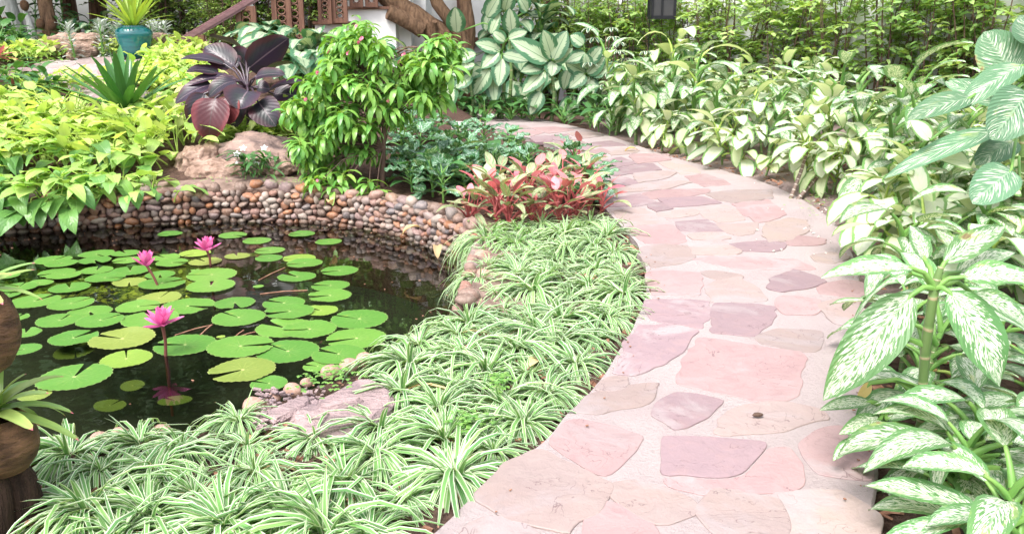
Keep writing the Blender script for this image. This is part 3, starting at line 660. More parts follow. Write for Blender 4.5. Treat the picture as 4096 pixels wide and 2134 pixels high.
def zone(p):
    X, Y, zc = pix(p); return -30 < X < 4200 and zc > 0
vis = [q for q in stones if zone(q[0]) and q[0].z > -.27]; rest = [q for q in stones if not (zone(q[0]) and q[0].z > -.27)]
vis.sort(key=lambda q: -q[2]); rest += vis[300:]; vis = vis[:300]
for (p, a, hw, hh, k_) in vis:
    put('stone', pebbles[k_], wall, p - base, (rg.uniform(-.35, .35), rg.uniform(-.35, .35), a + rg.choice([0, math.pi]) + rg.uniform(-.3, .3)), (hw, rg.uniform(.03, .05), hh * 1.5))
mbr = MB()
for (p, a, hw, hh, k_) in rest:
    me = pebbles[k_]; b = len(mbr.v); mt = Matrix.Translation(p - base) @ Matrix.Rotation(a, 4, 'Z') @ Matrix.Rotation(rg.uniform(-.2, .2), 4, 'Y') @ Matrix.Diagonal((hw, .042, hh * 1.55, 1)); r_ = rg.random()
    mbr.v.extend([tuple(mt @ v.co) for v in me.vertices])
    for f in me.polygons: mbr.face(tuple(b + q for q in f.vertices), ((0, 0), (1, 0), (.5, 1)), r_)
stuff(mbr.build('stone_fill', M['pebble'], wall))
s = 0.05
while s < cum[-1]:                                       # bigger cobbles along the top
    wd = rg.uniform(.085, .15); p, d = wall_at(s + wd / 2); nrm = Vector((-d.y, d.x, 0)) * sgn
    q = p + nrm * rg.uniform(.03, .06); z = terrain(q.x, q.y)
    if rg.random() < .95 and pix(q)[0] < 1890: put('coping_stone', pebbles[rg.randrange(8)], wall, q + Vector((0, 0, max(z, -.02) + .032 + rg.uniform(-.012, .015))) - base, (rg.uniform(-.3, .3), rg.uniform(-.3, .3), math.atan2(d.y, d.x) + rg.uniform(-.4, .4)), (wd * .5, rg.uniform(.05, .065), rg.uniform(.05, .075)))
    s += wd * rg.uniform(.95, 1.15)
# near bank: rounded cobbles and slabs of slate
cob = [ball(3, 40 + i, .14, (1, .85, .75), .9).mesh('bank_cobble', M['bankstone']) for i in range(4)]
for i, (X, Y, r_, lab) in enumerate([(1015, 1598, 52, 'large pale pink cobble on the pond edge beside spider plant leaves'), (1092, 1560, 34, 'smooth round pink cobble between two larger cobbles on the pond bank'), (1168, 1530, 40, 'round salmon pink cobble above the broken slate'), (1225, 1500, 26, 'small grey white cobble with clover beside it'),
        (1320, 1462, 44, 'buff cobble by the lily pads with clover in front'), (1392, 1436, 46, 'flat pinkish cobble tucked against a spider plant'), (1455, 1412, 40, 'pink cobble half hidden by drooping spider plant blades'), (395, 1722, 42, 'orange pink cobble standing behind the dark green spider plant'), (475, 1712, 44, 'pale cobble leaning beside the orange pink one on the bank'),
        (640, 1690, 40, 'low pinkish cobble under arching spider plant blades'), (1905, 1190, 34, 'orange cobble at the tail of the pebble wall'), (1860, 1140, 30, 'brown cobble at the water below the last wall pebbles'), (1935, 1085, 40, 'salmon boulder capping the end of the pebble wall'), (1925, 1010, 46, 'pinkish boulder on the shoulder of the pebble wall')]):
    p = G(X, Y, .0); zc = pix(p)[2]; s_ = r_ * zc / FPX
    tag(put('cobble', cob[i % 4], None, (p.x, p.y, -.03 + s_ * .05), (rg.uniform(-.2, .2), rg.uniform(-.2, .2), rg.uniform(0, 6)), s_), lab, 'stone')
def rockslab(poly_px, z, th, name, lab, seed):
    poly = [G(X, Y, z) for X, Y in poly_px]; mb = extrude([(p.x, p.y) for p in poly], z - th, z, .02, .012, seed, .04, .012)
    return tag(mb.build(name, M['slate'], None, False), lab, 'rock')
rockslab([(1150, 1640), (1330, 1560), (1440, 1500), (1540, 1535), (1590, 1600), (1500, 1680), (1330, 1740), (1180, 1720)], .0, .09, 'slate_rock', 'broad flat pink slate rock on the bank between spider plants', 301)
rockslab([(1240, 1600), (1370, 1560), (1480, 1580), (1420, 1625), (1290, 1640)], .012, .03, 'slate_flake', 'thin pale slate flake lying on the broad flat rock', 302)
rockslab([(1040, 1650), (1130, 1600), (1240, 1560), (1270, 1590), (1170, 1650), (1090, 1690)], .0, .06, 'slate_rock', 'dark crumbling slate ledge next to the round cobbles', 303)
mb = MB()
for i in range(150):
    X, Y = rg.uniform(1020, 1300), rg.uniform(1560, 1720); p = G(X, Y, -.012); a = rg.uniform(0, 6.28); l = rg.uniform(.008, .028)
    mb.box((0, 0, 0), (l, l * rg.uniform(.4, .8), .005), Matrix.Translation(p + Vector((0, 0, rg.uniform(-.005, .012)))) @ Euler((rg.uniform(-.3, .3), rg.uniform(-.3, .3), a)).to_matrix().to_4x4(), rg.random())
tag(stuff(mb.build('slate_chips', M['slate'], None, False)), 'grey purple slate chips scattered round the flat rock', 'gravel')
# boulders behind the wall and in the far garden
def boulder(X, Y, y, size, mat, lab, seed, rz=0, rough=.26):
    p = PY(X, Y, y); o = ball(5, seed, rough, (1, 1, 1), 1.15, .32).build('boulder', mat)
    o.location = p; o.scale = size; o.rotation_euler = (0, 0, rz); return tag(o, lab, 'boulder')
boulder(1010, 640, 7.35, (.46, .34, .22), M['darkrock'], 'broad dark weathered boulder beneath the purple philodendron', 61)
boulder(880, 695, 7.0, (.23, .17, .15), M['boulder'], 'tan cracked boulder at the foot of the dark boulder', 62, .4)
boulder(800, 655, 7.15, (.20, .17, .17), M['boulder'], 'orange brown boulder half under the golden vine', 63, 1.1)
boulder(1120, 690, 6.95, (.16, .12, .09), M['boulder'], 'small flat boulder behind the white flowered plant', 64, 2.0)
boulder(305, 185, 11.3, (.32, .22, .17), M['boulder'], 'pale boulder with streaked top beside the hosta leaves', 65, .3)
boulder(335, 215, 10.9, (.20, .16, .11), M['boulder'], 'low pinkish boulder in front of the streaked boulder', 66, 1.3)
boulder(640, 165, 11.4, (.18, .14, .10), M['boulder'], 'small tan boulder behind the teal jar', 67, .8)
boulder(735, 330, 9.6, (.17, .13, .14), M['boulder'], 'brown boulder at the foot of the stair newel', 68, .8)
boulder(1845, 512, 9.6, (.13, .10, .06), M['bone'], 'whitish stone on the path edge behind the silver leaves', 69, .2)

# ---- water lilies
def padmesh(seed, mat, notch=.42, n=54):
    r_ = random.Random(seed); mb = MB(); rings = [0.0, .12, .4, .75, .93, 1.0]; rows = []
    for q in rings:
        row = []
        for i in range(n + 1):
            t = i / n; a = notch * (.55 if q > .2 else 1.0) * .5 + t * (2 * math.pi - notch * (.55 if q > .2 else 1.0)); rr = q
            if q == 1.0: rr = 1.0 + (.022 if i % 2 else -.018) + .02 * noise.noise(Vector((math.cos(a) * 2, math.sin(a) * 2, seed)))
            if q == .93: rr = .93 + .012 * noise.noise(Vector((math.cos(a) * 2, math.sin(a) * 2, seed)))
            z = .018 * noise.noise(Vector((math.cos(a) * rr * 2, math.sin(a) * rr * 2, seed + 9))) * q + ((.05 + .05 * (seed % 2)) * max(0, noise.noise(Vector((math.cos(a) * 1.3, math.sin(a) * 1.3, seed * 3.3)))) if q > .9 else 0)
            row.append(Vector((rr * math.cos(a), rr * math.sin(a), z)))
        rows.append(row)
    mb.grid(rows); return mb.mesh('lily_pad', mat)
pads = {c: [padmesh(100 + i, M[c], .2 + .16 * i) for i in range(4)] for c in ('pad', 'padolive', 'padyellow')}
padlist = []
for ox, oy, L in ((0, 534, [(540, 1275, 395), (620, 1325, 350), (970, 1215, 375), (955, 1285, 345), (1265, 1215, 300), (1280, 1275, 310), (1660, 1250, 310), (1730, 1310, 330), (1960, 1205, 330, 'padyellow'), (2065, 1290, 340, 'padolive'), (1710, 1010, 255), (2340, 1025, 288), (2385, 1235, 260, 'padolive')]),
        (1024, 534, [(10, 1080, 290), (140, 1178, 310), (130, 1255, 280), (435, 1258, 330, 'padyellow'), (490, 1315, 365), (460, 1012, 270), (730, 1090, 270)]),
        (0, 1068, [(570, 60, 390), (645, 92, 370), (970, 35, 345), (1310, 40, 430), (1060, 120, 415), (1300, 155, 350, 'padolive'), (1610, 80, 310), (400, 165, 290), (190, 215, 400), (700, 210, 435), (1630, 175, 485), (2130, 80, 510), (2120, 200, 500), (350, 345, 550), (715, 380, 490), (1600, 315, 460, 'padolive'), (905, 455, 470), (1390, 410, 460), (600, 550, 490), (1010, 560, 500), (1510, 540, 590), (1890, 395, 550), (170, 510, 270), (260, 665, 340), (740, 715, 520), (1230, 735, 680, 'padolive'), (1860, 785, 640), (1270, 925, 540, 'padyellow'), (750, 1120, 795), (240, 830, 380), (2360, 365, 420), (2400, 510, 550), (2420, 810, 680), (2440, 1050, 680, 'padolive'), (60, 90, 300), (90, 280, 260), (1960, 35, 90), (2220, 705, 90, 'padyellow'), (1290, 500, 100), (350, 1290, 360, 'padolive')]),
        (1024, 1068, [(840, 40, 375), (410, 100, 390), (750, 190, 388), (745, 300, 437), (280, 365, 430), (650, 440, 350, 'padyellow'), (340, 460, 500), (290, 615, 590), (540, 640, 550), (1040, 525, 575), (1010, 720, 610), (320, 850, 640), (830, 890, 540), (620, 1000, 300), (130, 1175, 380), (25, 197, 110)])):
    for q in L: padlist.append((ox + q[0] / S, oy + q[1] / S, q[2] / S, q[3] if len(q) > 3 else 'pad'))
rg = random.Random(33)
placed = []
for (X, Y, wd, c) in sorted(padlist, key=lambda q: q[1]):
    p = G(X, Y, WATER); zc = pix(p)[2]; r_ = wd * zc / FPX / 2 / math.sqrt(1 + ((X - 2048) / FPX) ** 2)
    lv = 0
    while any(l == lv and math.hypot(p.x - a, p.y - b) < (r_ + e) * .98 for a, b, e, l in placed): lv += 1
    placed.append((p.x, p.y, r_, lv))
    big = r_ > .12; small = r_ < .04
    def green(X, Y, r_):
        if Y < 965: return 'thin green lily pad drifting singly just below the pebble wall'
        if math.hypot(X - 663, Y - 1390) < 200: return 'green lily pad close round the stalk of the open magenta lily'
        if X < 520 and Y > 1480: return 'lone broad serrated green pad off the coconut pots'
        if X > 1230 and Y > 1250: return 'big flat green lily pad reaching the spider plants on the bank'
        if X > 1180: return 'bright green lily pad in the line leading to the wall bend'
        if Y < 1100: return 'green lily pad in the raft round the half closed bud'
        if X < 620: return 'green lily pad in the crowded raft beside the yellow water weed'
        return 'overlapping green lily pad in the raft at the middle of the pond'
    lab = {'pad': ('small round green lily leaf floating among larger pads' if small else green(X, Y, r_)), 'padolive': 'olive brown lily pad with pale rays floating on the pond', 'padyellow': ('small yellow green lily leaf beside a bigger pad' if small else 'yellowing lily pad with pale rim floating on the pond')}[c]
    a = math.pi + rg.uniform(-.7, .5) if X > 1000 else rg.uniform(0, 6.28)
    tag(put('lily_pad', pads[c][rg.randrange(4)], None, (p.x, p.y, WATER + .004 + .006 * lv), (rg.uniform(-.012, .012), rg.uniform(-.012, .012), a), r_), lab, 'lily pad', lab + 's')
# submerged olive leaves and yellow weed
for i, (X, Y, wd) in enumerate([(530, 1540, 90), (440, 1620, 120), (700, 1600, 130), (1000, 1020, 80), (300, 1400, 160)]):
    p = G(X, Y, WATER - .05)
    tag(put('sunken_leaf', pads['padolive'][i % 4], None, (p.x, p.y, WATER - .05), (.1, .06, i * 1.3), wd * pix(p)[2] / FPX / 2), 'brownish lily leaf sunk just below the water surface', 'leaf', 'sunken lily leaves')
mb = MB()
for i in range(420):
    X, Y = rg.gauss(480, 170), rg.gauss(1165, 38); p = G(X, Y, WATER - rg.uniform(.012, .05)); a = rg.uniform(0, 6.28); l = rg.uniform(.015, .05)
    leaf(mb, Matrix.Translation(p) @ Matrix.Rotation(a, 4, 'Z'), 0, l, l * .32, 0, rg.uniform(-10, 40), rg.uniform(-30, 30), (.5, .6), .1, nl=3, nw=2, r=rg.random())
tag(stuff(mb.build('water_weed', M['weed'])), 'yellow green water weed tangled under the lily pads', 'water weed')
for i, (a, b) in enumerate([((700, 1340), (850, 1298)), ((800, 1340), (845, 1300)), ((930, 1355), (975, 1320)), ((940, 1352), (1030, 1325)), ((1035, 1120), (1140, 1070)), ((1040, 1175), (1230, 1160))]):
    A_, B2 = G(*a, WATER + .004), G(*b, WATER + .004); mb = MB(); mb.tube([A_, (A_ + B2) / 2 + Vector((0, .01, .002)), B2], .0035, 5)
    tag(mb.build('floating_twig', M['chip']), 'thin reddish brown twig afloat between lily pads', 'twig', 'floating twigs')
mb = MB()
for i in range(420):
    q = POND[rg.randrange(len(POND))]; p = Vector((q.x, q.y, WATER + .003)) + Vector((rg.gauss(0, .4), rg.gauss(-.1, .4), 0)); l = rg.uniform(.004, .016)
    if inside(POND2, p.x, p.y): mb.box((0, 0, 0), (l, l * .5, .002), Matrix.Translation(p) @ Matrix.Rotation(rg.uniform(0, 6.28), 4, 'Z'), rg.random())
tag(stuff(mb.build('floating_litter', M['chip'], None, False)), 'tiny bits of leaf litter floating on the pond', 'litter')
def lily_flower(Xf, Yf, Xs, Ys, open_, lab, size):
    b = G(Xs, Ys, WATER); top = PY(Xf, Yf, b.y); t = thing('water_lily', lab, 'flower', (b.x, b.y, WATER))
    loc = Vector(t.location); top = top - loc
    mb = MB(); mb.tube([(0, 0, -.3), (0, 0, 0), top * .5 + Vector((.006, 0, 0)), top + Vector((0, 0, .006))], [.008, .008, .0075, .009], 8); mb.build('stalk', M['lilystem'], t)
    r_ = random.Random(int(Xf))
    for ring, (n, an, L, W) in enumerate(((5, 4 + 40 * (1 - open_), 1.0, .20), (7, 38 + 25 * (1 - open_), .98, .21), (6, 62 + 15 * (1 - open_), .92, .19), (4, 78, .7, .15))):
        if ring == 0 and open_ < .6: n = 3
        for i in range(n):
            mb = MB(); leaf(mb, I4, 0, size * L, size * W, 0, an + r_.uniform(-9, 9), an + 22, (.55, .75), .5, nl=6, nw=4, r=r_.random())
            put('petal', mb.mesh('petal', M['petal']), t, top, (0, 0, 6.283 * i / n + ring * .5 + r_.uniform(-.12, .12)))
    mb = MB()
    for i in range(14):
        a = i * 2.4; d = Vector((math.cos(a) * .35, math.sin(a) * .35, 1)); mb.tube([top, top + d * size * .42], [.002, .0012], 4)
    mb.build('stamen', M['stamen'], t)
lily_flower(650, 1303, 663, 1422, 1.0, 'wide open magenta water lily on a tall stalk above its reflection', .105)
lily_flower(588, 1066, 633, 1146, .35, 'half closed pink water lily bud with two splayed petals', .105)
lily_flower(828, 1003, 842, 1060, .75, 'pink water lily open over an olive pad by the wall', .105)

# ================================================================ PLANTS
# ---- spider plants
rg = random.Random(77)
def blade(mb, L, a1, a2, W, r, M_=I4, side=0.0, nl=7, m=0): leaf(mb, M_, 0, L, W, 0, a1, a2, (.22, .62), .45, nl=nl, nw=2, r=r, m=m, side=side, bias=.92)
arch = []
for i in range(9):
    mb = MB(); blade(mb, rg.uniform(.25, .34), rg.uniform(50, 78), rg.uniform(-100, -55), rg.uniform(.0062, .0085), i / 9, side=rg.uniform(-.15, .15)); arch.append(mb.mesh('blade', M['spider']))
mb = MB(); blade(mb, .22, 35, -60, .009, .5); dry = mb.mesh('blade', M['spiderdry'])
tufts = []
for i in range(5):
    mb = MB()
    for j in range(120):
        a = rg.gauss(1.9, 1.0) if rg.random() < .55 else rg.uniform(0, 6.283); q = Matrix.Rotation(a, 4, 'Z') @ Matrix.Translation((0, rg.uniform(0, .022), 0))
        up = rg.random() < .05
        blade(mb, rg.uniform(.10, .18) if up else rg.uniform(.18, .33), rg.uniform(66, 86) if up else rg.uniform(34, 78), rg.uniform(10, 60) if up else rg.uniform(-110, -55), rg.uniform(.0048, .0072), rg.random(), q, rg.uniform(-.2, .2), 6)
    tufts.append(mb.mesh('foliage', M['spider']))
hand = [(398, 1858), (470, 2117), (724, 1775), (955, 1660), (776, 1958), (1019, 1859), (1259, 1731), (1521, 1695), (1382, 1906), (1959, 1680), (1820, 1875), (1621, 1970), (1151, 2030), (1299, 2110), (1480, 2125), (2092, 1660), (1677, 1362), (1880, 1275), (1987, 1167), (1828, 1323), (1812, 1526), (1860, 1406), (2195, 1219), (2279, 1167), (2143, 1315), (2498, 1092), (2494, 1170), (2430, 1267), (2378, 1338), (2303, 1438), (2191, 1546), (2072, 1386), (1640, 1440), (620, 1860), (600, 2050), (900, 2080), (280, 1800), (560, 1760)]
first = [G(X, Y, -.01) for X, Y in hand]; first = [(p.x, p.y) for p in first]
AGL = [(p.x, p.y) for p in fz([(1830, 900), (1840, 780), (2000, 720), (2320, 680), (2420, 780), (2400, 830), (2300, 870), (1950, 900)], 0)]
ROCKS = [(p.x, p.y) for p in fz([(1010, 1680), (1020, 1590), (1200, 1520), (1350, 1460), (1450, 1450), (1560, 1520), (1590, 1610), (1480, 1690), (1250, 1740)], 0)]
POTP = [(p.x, p.y) for p in fz([(-200, 2300), (-200, 1750), (180, 1760), (330, 1900), (300, 2134), (350, 2300)], 0)]
LE2 = [(p.x, p.y) for p in LE]
def spider_ok(p):
    x, y = p
    if inside(POND2, x, y) or inside(PATH2, x, y) or inside(AGL, x, y) or inside(ROCKS, x, y) or inside(POTP, x, y): return False
    if near(POND2, x, y) < .06 or near(LE2, x, y) < .12: return False
    X, Y, zc = pix((x, y, 0)); return -80 < X < 2700 and 880 < Y < 2330
pts = poisson(190, lambda p: .163 if p[1] < 3.5 else .175, lambda r: (r.uniform(-1.7, .9), r.uniform(1.45, 5.7)), spider_ok, rg, first)
for (x, y) in pts:
    dp, dl = near(POND2, x, y), near(LE2, x, y); X, Y, zc = pix((x, y, 0))
    if Y > 1750 and X < 700: lab, grp = 'leafy spider plant tuft on bark mulch near the coconut pot', 'spider plants by the coconut pot'
    elif dl < .22: lab, grp = 'white edged spider plant tuft spilling over the flagstone path edge', 'spider plants lining the path'
    elif dp < .25: lab, grp = 'white edged spider plant tuft drooping over the pond bank', 'spider plants lining the pond'
    elif near(ROCKS, x, y) < .28: lab, grp = 'white edged spider plant tuft crowding round the flat slate rock', 'spider plants round the slate rock'
    elif near(AGL, x, y) < .5: lab, grp = 'white edged spider plant tuft just in front of the red aglaonemas', 'spider plants below the aglaonemas'
    else: lab, grp = 'white edged spider plant tuft in the middle of the bed', 'spider plants in the middle of the bed'
    sc = rg.choice([.75, .95, 1.05, 1.15, 1.3]) * rg.uniform(.92, 1.06)
    t = thing('spider_plant', lab, 'plant', (x, y, terrain(x, y) - .004), rg.gauss(.1, .55), grp, sc); t.rotation_euler[0] = rg.uniform(-.12, .12); t.rotation_euler[1] = rg.uniform(-.22, .05)
    stuff(put('foliage', tufts[rg.randrange(5)], t))
    n = 18 if Y > 1250 else 11
    for j in range(n):
        me = dry if rg.random() < .07 else arch[rg.randrange(9)]
        put('blade', me, t, (0, 0, .004), (rg.uniform(-.3, .2), rg.uniform(-.2, .2), (rg.gauss(1.9, .9) if j % 5 < 3 else 6.283 * j / n) + rg.uniform(-.3, .3)), rg.uniform(.85, 1.15))

# ---- leaf libraries for the broad-leaved plants
def lib(n, mat, stalk, seed, Lp, L, W, a0, a1, a2, ab, fold=.25, wave=.06, pr=.006, nl=7, nw=4, curl=.1, wf=9.0):
    r_ = random.Random(seed); out = []
    for i in range(n):
        mb = MB(); u = lambda q: r_.uniform(*q) if isinstance(q, tuple) else q
        leaf(mb, I4, u(Lp), u(L), u(W), u(a0), u(a1), u(a2), ab, u(fold), curl, wave, r_.uniform(-.12, .12), nl, nw, r_.random(), 0, 1, pr, wf)
        out.append(mb.mesh('leaf', [M[mat], M[stalk]]))
    return out
LB = {}
LB['camille'] = lib(6, 'camille', 'palestem', 1, (.06, .11), (.22, .29), (.050, .066), (55, 80), (10, 60), (-75, 10), (.45, .6))
LB['lime'] = lib(6, 'lime', 'palestem', 2, (.06, .11), (.20, .27), (.046, .062), (55, 80), (0, 55), (-80, 0), (.45, .6))
LB['snow'] = lib(6, 'snow', 'stem', 3, (.16, .26), (.42, .52), (.115, .145), (55, 80), (0, 60), (-85, -10), (.45, .65), (.15, .35), .05, .012, 8, 6)
LB['speck'] = lib(6, 'speck', 'stem', 4, (.09, .14), (.19, .27), (.042, .06), (50, 78), (15, 50), (-60, -5), (.55, .8), (.15, .4), .07, .007, 8, 6)
LB['streak'] = lib(4, 'streak', 'stem', 5, (.15, .22), (.34, .42), (.09, .12), (50, 78), (20, 50), (-60, -10), (.5, .7), (.1, .3), .05, .011, 8, 6)
LB['silver'] = lib(6, 'silver', 'stem', 6, (.03, .06), (.12, .17), (.036, .05), (40, 70), (10, 55), (-45, 20), (.5, .5), (.1, .5), .22, .004, 8, 6, .1, 22.0)
LB['plaingreen'] = lib(5, 'plaingreen', 'stem', 7, (.05, .09), (.11, .17), (.030, .045), (45, 75), (10, 50), (-60, 10), (.5, .75), (.1, .4), .05, .004)
LB['greendark'] = lib(4, 'plaingreen', 'stem', 17, (.12, .2), (.18, .26), (.035, .055), (55, 80), (20, 60), (-60, 0), (.5, .85), (.1, .4), .05, .005)
LB['agl'] = lib(6, 'agl', 'redstem', 8, (.10, .15), (.16, .22), (.028, .040), (65, 85), (15, 65), (-60, 20), (.5, .8), (.2, .5), .05, .005)
LB['aglred'] = lib(4, 'aglred', 'redstem', 9, (.14, .18), (.10, .13), (.030, .040), (70, 85), (40, 75), (0, 40), (.5, .7), (.15, .4), .05, .0055)
LB['golden'] = lib(5, 'golden', 'palestem', 10, (.07, .12), (.13, .18), (.036, .050), (50, 80), (10, 70), (-50, 40), (.42, .95), (.15, .5), .08, .0035, 6, 4)
LB['midvine'] = lib(5, 'midvine', 'palestem', 11, (.07, .12), (.13, .18), (.038, .053), (45, 75), (0, 50), (-65, 10), (.40, .95), (.15, .5), .08, .0035, 6, 4)
LB['greenvine'] = lib(5, 'greenvine', 'palestem', 12, (.07, .12), (.15, .20), (.046, .062), (30, 60), (-10, 30), (-80, -30), (.38, .95), (.15, .45), .08, .0035, 6, 4)
LB['dusty'] = lib(3, 'dusty', 'stem', 13, (.02, .04), (.06, .1), (.008, .014), (50, 80), (30, 70), (-20, 50), (.5, .6), .3, .1, .002, 4, 2)
LB['yellow'] = lib(3, 'yellow', 'palestem', 14, (.08, .12), (.16, .20), (.034, .044), (30, 50), (-10, 20), (-95, -70), (.5, .8), (.3, .6), .1, .006)
def canes(x, y, h, lean, az, r_):
    return [Vector((0, 0, -.02)), Vector((math.cos(az) * lean * .4, math.sin(az) * lean * .4, h * .5)), Vector((math.cos(az) * lean, math.sin(az) * lean, h))]
def leafy(name, lab, grp, x, y, h, n, libs, rgx, z=None, lean=.05, stem='stem', sr=.011, scale=1.0, spread=.55, bias=None, cat='plant', yel=0.0, low=.2, top_up=.0):
    """a cane with n stalked leaves in a spiral, lower ones lying flatter"""
    z = terrain(x, y) if z is None else z
    t = thing(name, lab, cat, (x, y, z), 0, grp, scale); az = rgx.uniform(0, 6.28); P = canes(x, y, h, lean, az, rgx)
    mb = MB(); mb.tube(P, [sr * 1.15, sr, sr * .7], 7); mb.build('stem', M[stem], t)
    a = rgx.uniform(0, 6.28)
    for j in range(n):
        f = low + (1 - low) * (j + 1) / n; q = P[0].lerp(P[1], f * 2) if f < .5 else P[1].lerp(P[2], f * 2 - 1)
        a += 2.4 + rgx.uniform(-.35, .35); key = libs[rgx.randrange(len(libs))]
        if yel and f < .5 and rgx.random() < yel: key = 'yellow'
        aa = a
        if bias is not None and rgx.random() < .68: aa = bias + rgx.uniform(-1.1, 1.1)
        put('leaf', LB[key][rgx.randrange(len(LB[key]))], t, q, ((f - .75) * spread + rgx.uniform(-.15, .15) + top_up, rgx.uniform(-.2, .2), aa - math.pi / 2), rgx.uniform(.82, 1.15))
    return t
# ---- silver-spotted ground cover between pond and path
rg = random.Random(88)
PIL = [(p.x, p.y) for p in fz([(1590, 660), (1600, 600), (1760, 598), (1900, 602), (2050, 630), (2180, 668), (2290, 710), (2350, 760), (2390, 800), (2330, 805), (2300, 690), (2000, 730), (1830, 780), (1760, 800), (1650, 770), (1600, 700)], 0)]
pil = poisson(84, lambda p: .20 if p[1] < 7.5 else .27, lambda r: (r.uniform(-1.6, 1.0), r.uniform(5.6, 11.6)), lambda p: inside(PIL, *p) and not inside(PATH2, *p) and near(LE2, *p) > .1 and not inside(POND2, *p), rg)
for (x, y) in pil:
    leafy('silver_leaf_plant', 'dark green silver spotted ruffled rosette in the bed behind the wall', 'silver spotted ground cover', x, y, rg.uniform(.09, .19), 12, ['silver', 'silver', 'silver', 'plaingreen'], rg, lean=.02, sr=.006, scale=rg.uniform(1.1, 1.45), spread=.9)
# ---- red-stemmed aglaonemas
rg = random.Random(99)
for i, (X, Y) in enumerate([(1880, 862), (1960, 876), (2050, 880), (2140, 880), (2230, 872), (2310, 862), (2375, 838), (1920, 815), (2010, 822), (2100, 822), (2190, 815), (2270, 800), (2330, 780), (1985, 775), (2120, 772), (2230, 745), (2290, 700)]):
    p = G(X, Y, 0)
    for q in range(2):
        leafy('aglaonema', 'red stalked aglaonema with green and pink leaves beside the path', 'red stalked aglaonemas', p.x + rg.uniform(-.06, .06), p.y + rg.uniform(-.05, .05), rg.uniform(.05, .14), 8, ['agl', 'agl', 'aglred'] if q else ['agl', 'aglred'], rg, lean=.03, stem='redstem', sr=.008, scale=rg.uniform(.9, 1.12), spread=.7)
def hero(name, lab, loc, parts, stemdef=None, cat='plant'):
    """a plant whose leaves are set one by one: (material, base, tip, half width, up side, bow, kw)"""
    t = thing(name, lab, cat, loc); L0 = Vector(loc)
    if stemdef:
        pts, rad, mat = stemdef; mb = MB(); mb.tube([Vector(p) - L0 for p in pts], rad, 10); mb.build('stem', M[mat], t)
    r_ = random.Random(name + lab)
    for (mat, B, T, W, N, sag, kw) in parts:
        kw = dict(kw); st = kw.pop('stalk', None); sm_ = kw.pop('smat', 'stem'); spr = kw.pop('spr', .007); mb = MB()
        leafline(mb, Vector(B) - L0, Vector(T) - L0, W, N, sag, r=r_.random(), m=0, **kw)
        if st is not None:
            A_ = Vector(st) - L0; B2 = Vector(B) - L0; ax = (Vector(T) - Vector(B)).normalized()
            mid = (A_ + B2) / 2 + Vector((0, 0, .25 * (B2 - A_).length)) * .6
            ends = [A_, A_.lerp(mid, .55), mid, B2, B2 + ax * .02]
            mb.tube(ends, [spr * 1.7, spr * 1.3, spr * 1.1, spr, spr * .6], 7, .3, 1, cap=False)
        mb.build('leaf', [M[mat], M[sm_]], t)
    return t
UP, TOCAM = Vector((0, -.25, 1)), Vector((0, -1, .35))
# two cream leaves among the aglaonemas
b = G(1990, 800, 0)
P_ = lambda X, Y, dy=0.0: PY(X, Y, b.y + dy)
hero('cream_leaf_plant', 'cream leaved dieffenbachia shoot among the red aglaonemas', b, [
    ('camille', P_(1950, 715), P_(1888, 668), .045, TOCAM, .01, dict(stalk=b)), ('camille', P_(1958, 715, .03), P_(1945, 652, .05), .05, TOCAM, .01, dict(stalk=b)),
    ('camille', P_(1900, 772, -.05), P_(1790, 765, -.05), .026, UP, .01, dict(stalk=b)), ('camille', P_(1965, 735), P_(2020, 705), .03, TOCAM, .01, dict(stalk=b)), ('lime', P_(1960, 740), P_(1998, 735), .022, UP, .01, dict(stalk=b))], None)
